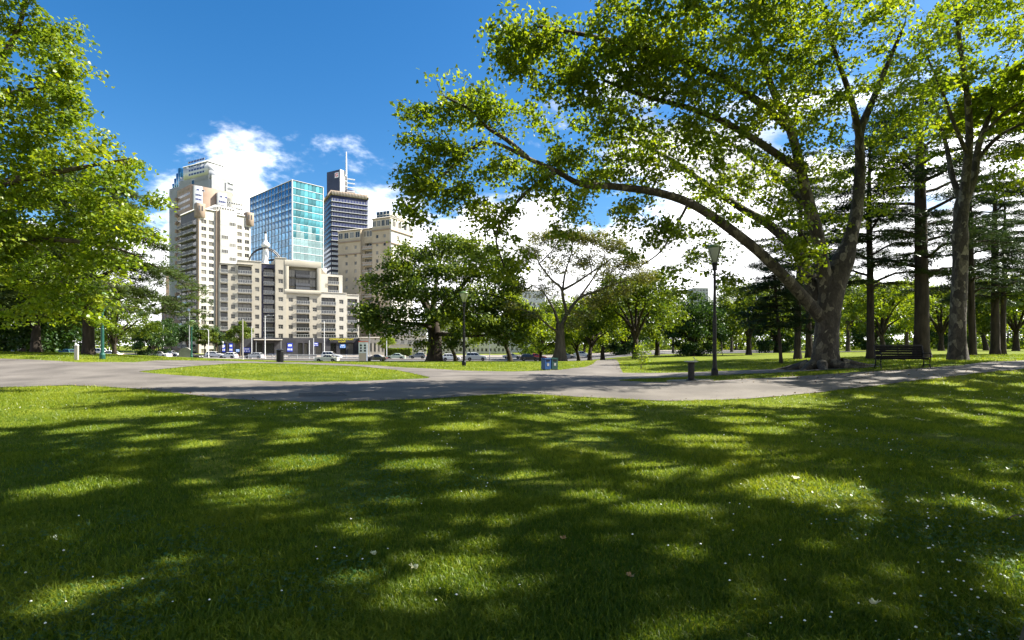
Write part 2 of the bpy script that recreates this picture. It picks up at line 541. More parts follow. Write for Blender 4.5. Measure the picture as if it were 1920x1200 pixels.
def px_poly(pts): return [ground(*p) for p in pts]
def densify(poly, step, closed=True):
    out = []
    n = len(poly)
    for i in range(n if closed else n - 1):
        a = np.array(poly[i]); b = np.array(poly[(i + 1) % n])
        k = max(1, int(np.linalg.norm(b - a) / step))
        for t in range(k): out.append(tuple(a + (b - a) * t / k))
    return out
def wobble(poly, amp, seed):
    rg = random.Random(seed)
    return [(x + rg.uniform(-amp, amp), y + rg.uniform(-amp, amp)) for x, y in poly]

def smooth_poly(poly, per=4):
    P = np.array(poly)
    Q = smooth_path(np.vstack([P, P[:1]]), per)
    return [tuple(q) for q in Q[:-1]]

def sheet(name, outer, holes, mat, dz, step=1.0, label=None, thick=0.0):
    pts = []; edges = []
    for poly in [outer] + holes:
        b = len(pts); n = len(poly)
        pts += [Vector(p) for p in poly]
        edges += [(b + i, b + (i + 1) % n) for i in range(n)]
    A = np.array(outer)
    gx, gy = np.meshgrid(np.arange(A[:, 0].min(), A[:, 0].max(), step), np.arange(A[:, 1].min(), A[:, 1].max(), step))
    gx = gx.ravel(); gy = gy.ravel()
    ok = inside(outer, gx, gy)
    for h in holes: ok &= ~inside(h, gx, gy)
    pts += [Vector((x, y)) for x, y in zip(gx[ok], gy[ok])]
    vo, eo, fo = delaunay_2d_cdt(pts, edges, [], 0, 1e-5)[:3]
    vo = np.array([(v.x, v.y) for v in vo]); fo = np.array(fo)
    c = vo[fo].mean(1)
    ok = inside(outer, c[:, 0], c[:, 1])
    for h in holes: ok &= ~inside(h, c[:, 0], c[:, 1])
    V = np.column_stack([vo, terr(vo[:, 0], vo[:, 1]) + dz])
    o = link(name, mesh_np(name, V, fo[ok], mat, smooth=True))
    return tag(o, label, None, None, 'structure')

PATH_PX = [(-330, 716), (-150, 722), (0, 727), (130, 723), (250, 729), (400, 747), (500, 753), (620, 755), (800, 749), (960, 739), (1100, 746), (1250, 753), (1400, 749), (1550, 735), (1700, 716), (1800, 705), (1920, 693), (2150, 682),
           (2150, 668), (1920, 676), (1800, 686), (1700, 694), (1600, 699), (1500, 706), (1400, 711), (1300, 717), (1210, 717), (1157, 714),
           (1200, 710.5), (1340, 704.5), (1500, 697), (1590, 692), (1650, 688), (1640, 683), (1560, 687), (1480, 692), (1340, 697), (1168, 699.5),
           (1163, 690), (1160, 680), (1152, 673.5), (1128, 673.5), (1113, 682), (1095, 689), (1050, 694), (960, 697), (860, 695), (780, 690.5), (700, 685), (640, 682.5), (560, 680),
           (470, 678), (420, 677), (340, 676), (250, 680), (150, 680), (0, 673), (-150, 669), (-330, 664)]
ISLE_PX = [(258, 697.5), (330, 690), (400, 684.5), (470, 681), (560, 682.5), (650, 686), (720, 692), (805, 707.5), (750, 712), (650, 716), (500, 715), (380, 707)]
PATH = wobble(densify(px_poly(PATH_PX), .35), .035, 1)
ISLE = wobble(densify(smooth_poly(px_poly(ISLE_PX)), .35), .035, 2)
sheet('path', PATH, [ISLE], M['path'], .02, .8, 'grey asphalt park path')

M['patch'] = noise_mat('patch_asphalt', (.055, .052, .048), (.085, .08, .074), 6, .9, .3, bscale=80)
for q in ([(560, 738), (640, 737), (652, 744), (560, 745)], [(1180, 724), (1235, 725), (1240, 731), (1176, 730)], [(1590, 712), (1660, 706), (1668, 710), (1600, 716)]):
    sheet('path_patch', densify(px_poly(q), .4), [], M['patch'], .026, .5, 'darker repaired patch in the asphalt path')
def rect(x0, x1, y0, y1, step=4):
    return densify([(x0, y0), (x1, y0), (x1, y1), (x0, y1)], step)
sheet('road', rect(-260, 70, 99, 143), [], M['road'], .03, 4, 'grey asphalt street')
sheet('pavement', rect(-260, 70, 144, 176), [], M['concrete'], .14, 4, 'pale concrete pavement in front of the buildings')
def strip_block(name, x0, x1, y0, y1, mat, z0, z1, label, step=4.0):
    xs = np.arange(x0, x1 + .01, step)
    mb = MB()
    for a, b in zip(xs[:-1], xs[1:]):
        za, zb = tz(a, (y0 + y1) / 2), tz(b, (y0 + y1) / 2)
        mb.add([(a, y0, za + z0), (b, y0, zb + z0), (b, y1, zb + z0), (a, y1, za + z0), (a, y0, za + z1), (b, y0, zb + z1), (b, y1, zb + z1), (a, y1, za + z1)], CUBE_F)
    return tag(mb.build(name, mat), label, None, None, 'structure')
strip_block('kerb', -260, 68, 143, 144.0, M['kerb'], -.1, .15, 'stone kerb along the far pavement')
strip_block('tram_platform', -72, 20, 117, 121.5, M['concrete'], -.1, .20, 'low concrete tram platform between the lanes')
for k, yy in enumerate((108.0, 131.0)):
    for j in range(26):
        x = -150 + j * 8.0
        z = tz(x + 1.5, yy)
        o = MB().box(x, x + 3, yy, yy + .16, z + .034, z + .039).build('lane_marking', M['line'])
        tag(o, 'white dashed lane marking on the street', None, None, 'structure')

# ------------------------------------------------------------------ grass, clover, flowers
RG = np.random.default_rng(7)
def on_lawn(x, y, margin=True):
    ok = ~inside(PATH, x, y) | inside(ISLE, x, y)
    return ok
def fbm(x, y, s, seed):
    r = np.random.default_rng(seed)
    out = np.zeros_like(x); amp = 1; tot = 0
    for o in range(4):
        for k in range(3):
            a = r.uniform(0, 2 * np.pi); ph = r.uniform(0, 6.28)
            f = s * 2 ** o * r.uniform(.7, 1.3)
            out += amp * np.sin((x * np.cos(a) + y * np.sin(a)) * f + ph)
        tot += amp * 1.7; amp *= .6
    return out / tot

def make_grass():
    Vs = []; F3 = []; tint = []; base = 0
    bands = [(2.2, 3.6, 15000, 1.0), (3.6, 5.5, 8500, 1.1), (5.5, 8, 4200, 1.35), (8, 12, 2100, 1.7), (12, 18, 1000, 2.2), (18, 30, 330, 3.2), (30, 52, 90, 5.0)]
    for y0, y1, dn, wf in bands:
        xm = 1.02 * y1 + .8
        n = int(dn * (2 * xm) * (y1 - y0))
        x = RG.uniform(-xm, xm, n); y = RG.uniform(y0, y1, n)
        keep = np.abs(x) < 1.02 * y + .8
        # tufted: drop more where the patch noise is low
        p = fbm(x, y, 2.6, 11)
        keep &= RG.random(n) < np.clip(.62 + .55 * p + .35 * fbm(x, y, .9, 14), .12, 1)
        x, y, p = x[keep], y[keep], p[keep]
        ok = on_lawn(x, y)
        x, y, p = x[ok], y[ok], p[ok]
        n = len(x)
        big = fbm(x, y, .55, 12)
        h = (.030 + .026 * RG.random(n) + .014 * np.clip(p, 0, 1) + .018 * np.clip(big, -1, 1)) * (1 + .5 * (RG.random(n) < .06))
        h *= 1 + .18 * (wf - 1)
        w = (.0018 + .0014 * RG.random(n)) * wf * 1.15
        a = RG.uniform(0, 2 * np.pi, n); b = a + RG.normal(0, .5, n)
        lean = h * (0.35 + 1.1 * RG.random(n) ** 1.3)
        z = terr(x, y)
        dx, dy = np.cos(a), np.sin(a)
        P0 = np.stack([x - dy * w, y + dx * w, z - .004], -1)
        P1 = np.stack([x + dy * w, y - dx * w, z - .004], -1)
        mx_ = x + dx * lean * .35; my_ = y + dy * lean * .35
        tx = x + np.cos(b) * lean; ty = y + np.sin(b) * lean
        P4 = np.stack([tx, ty, z + h * .9], -1)
        tn = np.clip(.46 + .30 * big + .22 * p + RG.normal(0, .17, n), 0, 1)
        # some dry straw-coloured blades
        tn = np.where(RG.random(n) < .05, 1.0, tn)
        if wf < 1.5:
            P2 = np.stack([mx_ - dy * w * .8, my_ + dx * w * .8, z + h * .6], -1)
            P3 = np.stack([mx_ + dy * w * .8, my_ - dx * w * .8, z + h * .6], -1)
            V = np.stack([P0, P1, P2, P3, P4], 1).reshape(-1, 3)
            i = np.arange(n)[:, None] * 5 + base
            F3 += [i + np.array([[0, 1, 3]]), i + np.array([[0, 3, 2]]), i + np.array([[2, 3, 4]])]
            tint.append(np.repeat(tn, 5)); base += 5 * n
        else:
            V = np.stack([P0, P1, P4], 1).reshape(-1, 3)
            F3.append(np.arange(n)[:, None] * 3 + base + np.array([[0, 1, 2]]))
            tint.append(np.repeat(tn, 3)); base += 3 * n
        Vs.append(V)
    me = mesh_np('grass', np.concatenate(Vs), np.concatenate(F3), M['grass'], {'tint': np.concatenate(tint)})
    o = link('grass', me)
    tag(o, 'short green grass of the shaded park lawn', 'grass', None, 'stuff')
    return sum(len(f) for f in F3)
NG = make_grass()

def make_clover():
    n = 60000
    y = 2.3 + 7.5 * RG.random(n) ** 1.4
    x = RG.uniform(-1, 1, n) * (1.0 * y + .6)
    p = fbm(x, y, 1.1, 31)
    ok = (p > .12 + .5 * RG.random(n)) & on_lawn(x, y)
    x, y = x[ok], y[ok]; n = len(x)
    z = terr(x, y) + .022 + .028 * RG.random(n)
    s = .0085 + .006 * RG.random(n)
    a0 = RG.uniform(0, 6.28, n)
    Vs = []; Fs = []; b = 0
    tilt = RG.normal(0, .35, (n, 2))
    for k in range(3):
        a = a0 + k * 2.094
        pts = []
        for (r, da, dz) in ((0, 0, 0), (.95, -.62, .12), (1.25, 0, .05), (.95, .62, .12)):
            dx = np.cos(a + da) * r * s; dy = np.sin(a + da) * r * s
            pts.append(np.stack([x + dx, y + dy, z + dz * s + tilt[:, 0] * dx + tilt[:, 1] * dy], -1))
        Vs.append(np.stack(pts, 1).reshape(-1, 3))
        Fs.append(np.arange(n)[:, None] * 4 + b + np.array([[0, 1, 2, 3]])); b += 4 * n
    t = np.tile(np.repeat(np.clip(RG.normal(.5, .22, n), 0, 1), 4), 3)
    o = link('clover', mesh_np('clover', np.concatenate(Vs), np.concatenate(Fs), M['clover'], {'tint': t}))
    tag(o, 'low dark clover leaves among the grass', 'clover', None, 'stuff')
    # white clover heads and daisies
    m = 2000
    y = 2.6 + 17 * RG.random(m) ** 1.25
    x = RG.uniform(-1, 1, m) * (1.0 * y)
    p = fbm(x, y, .8, 33) + .35 * np.clip(x / y, -1, 1)
    ok = (p > .05 + .75 * RG.random(m)) & on_lawn(x, y)
    x, y = x[ok], y[ok]; m = len(x)
    r = .005 + .004 * RG.random(m) + .00045 * y
    z = terr(x, y) + .05 + .02 * RG.random(m)
    D = np.array([(1, 0, 0), (0, 1, 0), (-1, 0, 0), (0, -1, 0), (0, 0, .75), (0, 0, -.55)])
    V = np.stack([x, y, z], -1)[:, None, :] + D[None] * r[:, None, None]
    Fq = np.array([(0, 1, 4), (1, 2, 4), (2, 3, 4), (3, 0, 4), (1, 0, 5), (2, 1, 5), (3, 2, 5), (0, 3, 5)])
    Fc = (np.arange(m)[:, None, None] * 6 + Fq[None]).reshape(-1, 3)
    o = link('clover_flowers', mesh_np('clover_flowers', V.reshape(-1, 3), Fc, M['petal']))
    tag(o, 'tiny white clover flower heads scattered over the lawn', 'flowers', None, 'stuff')
make_clover()

# ------------------------------------------------------------------ trees
def unit(v): return v / (np.linalg.norm(v, axis=-1, keepdims=True) + 1e-9)

def leaf_mesh(name, C, Nrm, size, mat, shape, rg, tint, axis=None):
    """one small blade per row of C, lying across Nrm"""
    n = len(C)
    ref = rg.normal(size=(n, 3)) if axis is None else axis + .5 * rg.normal(size=(n, 3))
    Tn = unit(ref - (ref * Nrm).sum(1, keepdims=True) * Nrm)
    Bn = np.cross(Nrm, Tn)
    if shape == 'lobed':
        L2 = [(0, 0, 0), (.56, .22, -.10), (.30, .52, .03), (0, 1, -.16), (-.30, .52, .03), (-.56, .22, -.10)]
        T3 = [(0, 1, 2), (0, 2, 3), (0, 3, 4), (0, 4, 5)]
    elif shape == 'oval':
        L2 = [(0, 0, 0), (.36, .45, .06), (0, 1, -.10), (-.36, .45, .06)]
        T3 = [(0, 1, 2), (0, 2, 3)]
    else:
        L2 = [(0, 0, 0), (.16, .5, 0), (0, 1, 0), (-.9, .55, .1), (-.55, .75, .1), (.9, .55, -.1), (.55, .75, -.1)]
        T3 = [(0, 1, 2), (0, 3, 4), (0, 6, 5)]
    L2 = np.array(L2)
    k = len(L2)
    V = C[:, None, :] + size[:, None, None] * (L2[None, :, 0:1] * Bn[:, None, :] + (L2[None, :, 1:2] - .4) * Tn[:, None, :] + L2[None, :, 2:3] * Nrm[:, None, :])
    Fc = (np.arange(n)[:, None, None] * k + np.array(T3)[None]).reshape(-1, 3)
    return mesh_np(name, V.reshape(-1, 3), Fc, mat, {'tint': np.repeat(tint, k)})

def grow(limbs, targets, rg, droop=.12, tan_mix=.4, max_r=.09, tip=.006, rk=1.0):
    """join every target to the nearest wood with a curved branch; returns branch polylines"""
    NP = []; NT = []; NR = []
    for P, r in limbs:
        T = unit(np.gradient(P, axis=0))
        s = len(P) // 4
        NP.append(P[s:]); NT.append(T[s:]); NR.append(r[s:])
    NP = np.concatenate(NP); NT = np.concatenate(NT); NR = np.concatenate(NR)
    d0 = np.array([np.min(np.linalg.norm(NP - t, axis=1)) for t in targets])
    order = np.argsort(d0)
    out = []
    for j in order:
        t = targets[j]
        dv = t - NP
        d = np.linalg.norm(dv, axis=1)
        ang = (dv * NT).sum(1) / (d + 1e-6)
        cost = d * (1.25 - .35 * ang)
        i = int(np.argmin(cost))
        L = d[i]
        if L < .15: 
            out.append((np.array([NP[i], t + 1e-3]), np.array([.01, .006]))); continue
        a = NP[i]; tan = NT[i]
        c = a + (tan * tan_mix + dv[i] / L * (.5 - tan_mix * .3)) * L * .8 + np.array([0, 0, droop * L]) + rg.normal(size=3) * L * .08
        k = 4 if L < 1.5 else 6
        s = np.linspace(0, 1, k)[:, None]
        P = (1 - s) ** 2 * a + 2 * s * (1 - s) * c + s * s * t
        P[1:-1] += rg.normal(size=(k - 2, 3)) * L * .025
        r0 = max(tip, min(max_r, .55 * NR[i] if rk == 1 else .9 * NR[i], (.010 + .016 * L) * rk))
        r = np.linspace(r0, tip, k)
        out.append((P, r))
        NP = np.vstack([NP, P[1:]]); NT = np.vstack([NT, unit(np.gradient(P, axis=0))[1:]]); NR = np.concatenate([NR, r[1:]])
    return out

def tubes_mesh(name, branches, mat, n=5, minr=0.0):
    Vs = []; Fs = []; b = 0
    for P, r in branches:
        if r[0] < minr: continue
        V, Fc = tube_np(np.asarray(P), np.asarray(r), n)
        Vs.append(V); Fs.append(Fc + b); b += len(V)
    return mesh_np(name, np.concatenate(Vs), np.concatenate(Fs), mat, smooth=True)

def trunk_mesh(name, P, r, mat, n=20, flare=.8, lobes=5, seed=0, flare_h=1.6, rough=.05):
    rg = np.random.default_rng(seed)
    th = np.linspace(0, 2 * np.pi, n, endpoint=False)
    hgt = P[:, 2] - P[0, 2]
    fl = np.exp(-np.maximum(hgt, 0) / (flare_h * .38))
    ph = rg.uniform(0, 6.28)
    lob = 1 + fl[:, None] * flare * (.55 + .45 * np.cos(lobes * th + ph)[None, :] + .25 * np.cos(3 * th + 1.3)[None, :])
    lob += rough * np.sin(3 * th[None, :] + hgt[:, None] * .9 + ph) + rough * .7 * np.sin(5 * th[None, :] - hgt[:, None] * 1.7)
    V, Fc = tube_np(P, r, n, lob)
    return mesh_np(name, V, Fc, mat, smooth=True)

def noise3(P, s, rg):
    out = np.zeros(len(P))
    for o in range(2):
        for _ in range(5):
            d = unit(rg.normal(size=3)) * 2 * np.pi / s * (1.9 ** o) * rg.uniform(.7, 1.3)
            out += np.sin(P @ d + rg.uniform(0, 6.28)) * (.6 ** o)
    return out

def blob_targets(blobs, rg, k=1.0, gap=0.0, gap_s=3.0):
    T = []
    for c, rad, n in blobs:
        n = max(1, int(round(n * k)))
        d = unit(rg.normal(size=(n, 3)))
        q = rg.random(n) ** (1 / 2.2)
        T.append(np.array(c) + d * q[:, None] * np.array(rad))
    T = np.concatenate(T)
    if gap > 0:
        g = noise3(T, gap_s, rg)
        T = T[g > np.quantile(g, gap)]
    return T

def foliage(targets, branches_order, per, spread, size, rg, up=.75, sz=.55, droop=.15, clump_tint=None, center=None):
    """leaf positions, normals, sizes and tints around every branch end"""
    n = len(targets)
    cnt = rg.poisson(per, n)
    idx = np.repeat(np.arange(n), cnt)
    sp = spread * (.65 + .7 * rg.random(n))
    g = np.clip(rg.normal(size=(len(idx), 3)), -1.9, 1.9) * np.array([1, 1, sz])
    rad = np.linalg.norm(g[:, :2], axis=1)
    C = targets[idx] + g * sp[idx, None] * .62
    C[:, 2] -= droop * rad * sp[idx]
    Nn = rg.normal(size=(len(idx), 3)) * .75
    Nn[:, 2] += up
    Nn[:, :2] += .35 * g[:, :2]
    Nn = unit(Nn)
    S = size * (.65 + .7 * rg.random(len(idx)))
    ct = rg.normal(0, .16, n) if clump_tint is None else clump_tint
    T = np.clip(.45 + ct[idx] + rg.normal(0, .16, len(idx)), 0, 1)
    return C, Nn, S, T

def make_tree(name, label, cat, base, limbs, blobs, bark, leaf, seed, per=55, spread=.9, size=.2, shape='lobed', group=None, k=1.0,
              flare=.8, up=.75, sz=.55, droop=.15, wood_min=0.0, lobes=5, flare_h=1.6, bdroop=.12, gap=.25, gap_s=3.2, bn=5, trunk_n=20, targets=None, holes=None, tip=.006, rk=1.0):
    rg = np.random.default_rng(seed)
    base = np.array(base, float)
    root = empty(name, tuple(base), 0, label, cat, group)
    L = [(np.array(P) - base, np.array(r)) for P, r in limbs]
    link('trunk', trunk_mesh('trunk', L[0][0], L[0][1], bark, trunk_n, flare, lobes, seed, flare_h), root)
    for P, r in L[1:]:
        V, Fc = tube_np(P, r, 10, 1 + .06 * np.sin(3 * np.linspace(0, 6.28, 10, endpoint=False)[None, :] + np.arange(len(P))[:, None] * .7))
        link('limb', mesh_np('limb', V, Fc, bark, smooth=True), root)
    T = blob_targets([(np.array(c) - base, r, n) for c, r, n in blobs], rg, k, gap, gap_s)
    if targets is not None: T = targets
    br = grow(L, T, rg, bdroop, tip=tip, rk=rk)
    b = link('branches', tubes_mesh('branches', br, bark, bn, wood_min), root)
    b['kind'] = 'stuff'
    C, Nn, S, t = foliage(T, None, per, spread, size, rg, up, sz, droop)
    if holes is not None:
        k_ = np.ones(len(C), bool)
        for hx, hy, hr in holes: k_ &= ((C[:, 0] - hx) / 1.25) ** 2 + (C[:, 1] - hy) ** 2 > hr * hr
        C, Nn, S, t = C[k_], Nn[k_], S[k_], t[k_]
    cr = link('crown', leaf_mesh('crown', C, Nn, S, leaf, shape, rg, t), root)
    return root

def limb_px(pts, r0, r1, per=4, power=1.0):
    """pts: (px, py, depth)"""
    P = smooth_path([tuple(at(*p)) for p in pts], per)
    t = np.linspace(0, 1, len(P)) ** power
    return P, r0 * (1 - t) + r1 * t

def blob_px(px, py, Y, rx, ry, rY, n):
    c = at(px, py, Y)
    return (tuple(c), (rx * Y / F, rY, ry * Y / F), n)

# ---- the great plane tree beside the bench
def plane_big():
    Y = 27.0
    b = on(1545, Y)
    T = [(b.x, b.y, b.z - .25)] + [tuple(at(*p)) for p in ((1547, 670, Y), (1549, 640, Y), (1551, 605, Y), (1554, 570, Y), (1562, 535, Y), (1578, 498, Y), (1592, 460, Y))]
    P = smooth_path(T, 5)
    t = np.linspace(0, 1, len(P))
    r = np.interp(t, [0, .2, .45, .7, .9, 1], [.60, .56, .54, .57, .52, .36])
    limbs = [(P, r),
        limb_px([(1548, 605, 27), (1515, 568, 26.6), (1480, 528, 26), (1420, 470, 25.2), (1350, 415, 24.5), (1290, 380, 24), (1230, 360, 23.5), (1150, 350, 23), (1090, 345, 22.6), (1045, 322, 22.2), (990, 297, 22), (940, 272, 21.8), (905, 266, 21.6)], .34, .05, 4, .75),
        limb_px([(1540, 585, 27.2), (1520, 530, 27.6), (1492, 470, 28.2), (1440, 420, 29), (1390, 390, 29.6), (1330, 350, 30), (1260, 300, 30.4), (1180, 260, 31)], .36, .08, 4),
        limb_px([(1553, 590, 27), (1546, 520, 26.9), (1532, 440, 26.4), (1516, 380, 26), (1500, 310, 25.4), (1480, 240, 24.6), (1448, 165, 23.6), (1420, 80, 22.4), (1400, 10, 21)], .42, .07, 4, .8),
        limb_px([(1580, 492, 27), (1591, 462, 27.05), (1599, 430, 27.2), (1608, 380, 27.4), (1613, 310, 27.4), (1612, 250, 27), (1636, 190, 26.4), (1660, 130, 25.6), (1690, 60, 24.5)], .40, .08, 4),
        limb_px([(1612, 262, 27.1), (1600, 200, 26), (1584, 150, 25), (1560, 80, 24), (1545, 20, 23)], .17, .06, 4),
        limb_px([(1502, 320, 25.5), (1450, 285, 24.6), (1380, 240, 23.4), (1300, 205, 22), (1210, 180, 20.6), (1130, 150, 19.8)], .20, .05, 4),
        limb_px([(1480, 240, 24.6), (1420, 190, 22.6), (1340, 140, 20.6), (1240, 100, 18.8), (1120, 70, 17.6), (1010, 50, 17)], .18, .05, 4),
        limb_px([(1520, 395, 26), (1470, 340, 27.5), (1400, 290, 29), (1330, 240, 30)], .20, .05, 4),
        limb_px([(990, 297, 22), (950, 262, 21.7), (915, 240, 21.5), (880, 205, 21.2), (835, 182, 21)], .11, .03, 4),
        limb_px([(905, 266, 21.6), (870, 290, 21.4), (830, 330, 21.2), (790, 360, 21)], .08, .03, 4),
        limb_px([(1045, 322, 22.2), (1000, 350, 22), (960, 390, 21.8), (930, 440, 21.6), (945, 500, 21.6)], .09, .03, 4),
        limb_px([(1290, 382, 24), (1270, 420, 23.6), (1240, 470, 23.2), (1200, 500, 23)], .07, .02, 4),
        limb_px([(1540, 520, 26.8), (1500, 505, 25.6), (1520, 470, 25), (1500, 430, 24.4)], .09, .03, 4),
    ]
    B = []
    def a(*q): B.append(blob_px(*q))
    # far left end of the long limb
    a(868, 178, 21.2, 62, 42, 2.0, 46); a(800, 215, 21, 42, 30, 1.5, 22); a(930, 205, 21.4, 50, 35, 1.6, 24)
    a(810, 275, 21, 55, 30, 1.6, 26); a(880, 290, 21.4, 60, 40, 1.8, 30); a(785, 335, 21, 42, 42, 1.6, 32); a(780, 395, 21, 24, 28, 1.2, 12)
    a(860, 360, 21.4, 50, 40, 1.6, 26); a(950, 320, 21.8, 55, 32, 1.8, 24); a(920, 410, 21.6, 52, 40, 1.6, 28); a(955, 480, 21.6, 42, 48, 1.5, 28); a(905, 480, 21.6, 30, 40, 1.3, 14)
    # along the long limb
    a(1050, 290, 22.4, 60, 28, 2.0, 26); a(1010, 345, 22, 48, 26, 1.6, 20); a(1080, 375, 22.4, 60, 34, 1.8, 34); a(1110, 320, 22.8, 60, 26, 1.8, 24)
    a(1190, 395, 23, 46, 30, 1.5, 20); a(1180, 450, 23, 30, 42, 1.2, 14); a(1250, 440, 23.2, 40, 50, 1.4, 24); a(1275, 510, 23.2, 32, 45, 1.2, 16); a(1325, 470, 27.5, 50, 50, 1.3, 26); a(1375, 520, 27.5, 28, 36, 1.2, 10); a(1310, 410, 24, 50, 30, 1.6, 18)
    a(1050, 430, 22.2, 26, 28, 1.0, 7)
    # middle of the crown
    a(1040, 190, 20.5, 75, 34, 2.4, 34); a(1130, 225, 21, 70, 36, 2.6, 34); a(1200, 290, 23, 75, 40, 3, 40); a(1260, 235, 22, 90, 46, 3.2, 54); a(1330, 310, 24, 80, 46, 3, 48)
    a(1180, 150, 19.8, 85, 40, 2.6, 44); a(1300, 160, 20.5, 90, 46, 2.8, 54); a(1400, 220, 23, 85, 56, 3.4, 56); a(1420, 330, 27, 80, 56, 3, 44); a(1480, 420, 25, 46, 50, 1.8, 28); a(1500, 480, 25, 34, 44, 1.4, 24); a(1560, 410, 28.5, 46, 50, 2, 18); a(1390, 400, 28, 50, 36, 2, 18)
    a(1510, 280, 25, 70, 60, 3, 38); a(1560, 180, 25, 75, 56, 3.2, 46); a(1650, 240, 27, 70, 60, 3, 40); a(1690, 160, 26, 80, 60, 3.2, 44); a(1680, 330, 28, 56, 46, 2.6, 20)
    a(1440, 375, 27.5, 60, 40, 2.4, 30); a(1350, 355, 29, 60, 34, 2, 24); a(1240, 330, 24, 55, 34, 2, 20); a(1600, 330, 28, 50, 50, 2.4, 22); a(1570, 300, 28.5, 60, 50, 2.6, 24); a(1150, 270, 22.5, 50, 30, 2, 16); a(1300, 260, 26, 70, 40, 2.6, 26); a(1680, 250, 29, 70, 50, 2.6, 24); a(1640, 400, 29, 36, 40, 2, 10)
    # top of the crown, nearer the viewer
    a(990, 62, 17.2, 75, 32, 2.2, 40); a(960, 95, 17.2, 40, 20, 1.4, 12); a(1100, 70, 17.6, 85, 36, 2.4, 52); a(1090, 125, 18.4, 60, 26, 1.8, 22); a(1220, 90, 18.6, 95, 46, 2.8, 62); a(1340, 70, 19.5, 100, 50, 3, 62)
    a(1200, 10, 17.6, 110, 36, 2.6, 30); a(1440, 90, 22, 100, 60, 3.2, 58); a(1420, 0, 20.5, 130, 46, 3, 54); a(1560, 70, 23.5, 100, 60, 3.2, 54); a(1600, -20, 22, 120, 46, 3, 40); a(1700, 50, 24.5, 100, 60, 3.2, 48); a(1490, 150, 23.5, 70, 50, 3, 36)
    r = make_tree('plane_tree', 'great spreading plane tree with mottled forked trunk beside the black bench', 'tree', b, limbs, B, M['bark_plane'], M['leaf_plane'], 5,
                  per=40, spread=.47, sz=.40, size=.145, k=1.15, gap=.31, gap_s=2.8, flare=.66, flare_h=1.7, droop=.22, wood_min=.0, up=.7)
    # surface roots round the foot
    rg = random.Random(4)
    for q in range(9):
        an = q * .7 + rg.uniform(-.2, .2)
        ln = rg.uniform(1.5, 2.5)
        pts = []
        for s in np.linspace(0, 1, 7):
            x = math.cos(an + .25 * s) * (.75 + ln * s); y = math.sin(an + .25 * s) * (.75 + ln * s)
            pts.append((x, y, tz(b.x + x, b.y + y) - b.z + .32 * (1 - s) ** 2 - .05 - .09 * s))
        V, Fc = tube_np(np.array(pts), np.linspace(.26, .07, 7), 8)
        link('root', mesh_np('root', V, Fc, M['bark_plane'], smooth=True), r)
plane_big()

# ---- the second plane tree behind the bench
def plane_second():
    Y = 31.0
    b = on(1795, Y)
    P = smooth_path([(b.x, b.y, b.z - .2)] + [tuple(at(*p)) for p in ((1796, 630, Y), (1797, 570, Y), (1800, 500, Y), (1800, 440, Y), (1803, 400, Y), (1806, 370, Y))], 5)
    t = np.linspace(0, 1, len(P))
    limbs = [(P, np.interp(t, [0, .2, .6, .65, .72, .9, 1], [.45, .40, .36, .42, .34, .37, .31])),
        limb_px([(1806, 385, 31), (1826, 330, 31), (1836, 270, 30.6), (1862, 200, 30), (1890, 120, 29)], .26, .06),
        limb_px([(1806, 385, 31), (1812, 320, 30.6), (1818, 250, 30), (1812, 170, 29), (1800, 80, 28), (1790, 0, 27)], .26, .06),
        limb_px([(1806, 385, 31), (1785, 330, 31.4), (1776, 280, 32), (1760, 220, 32.4), (1740, 150, 32.6)], .18, .05),
        limb_px([(1832, 300, 31), (1865, 262, 30.4), (1900, 240, 29.6), (1950, 220, 28.6)], .13, .05),
        limb_px([(1840, 255, 30.5), (1880, 215, 29.5), (1925, 185, 28.6), (1980, 150, 28)], .11, .04),
        limb_px([(1814, 290, 30.4), (1790, 235, 29.4), (1770, 180, 28.4), (1740, 110, 27.4)], .12, .04)]
    B = []
    def a(*q): B.append(blob_px(*q))
    a(1800, 50, 28, 80, 50, 3, 46); a(1740, 120, 28, 70, 45, 2.6, 38); a(1870, 90, 29, 80, 60, 3, 50); a(1930, 180, 28.6, 70, 60, 3, 44); a(1790, 160, 29, 60, 40, 2.4, 24)
    a(1740, 210, 32, 60, 46, 2.6, 26); a(1890, 260, 30, 60, 36, 2.4, 22); a(1960, 280, 28.6, 70, 60, 2.8, 34); a(1780, -20, 27, 120, 40, 3, 34); a(1910, 10, 28, 90, 46, 3, 36); a(1850, 180, 29.6, 50, 40, 2.4, 20); a(1770, 285, 32, 40, 40, 2, 12); a(1900, 330, 30.6, 40, 40, 2.2, 12)
    make_tree('plane_tree', 'tall straight plane tree with pale mottled bark behind the bench', 'tree', b, limbs, B, M['bark_plane'], M['leaf_yellow'], 6, per=44, spread=.5, sz=.45, size=.165, k=1.0, gap=.34, flare=.55, flare_h=1.5, droop=.2)
plane_second()

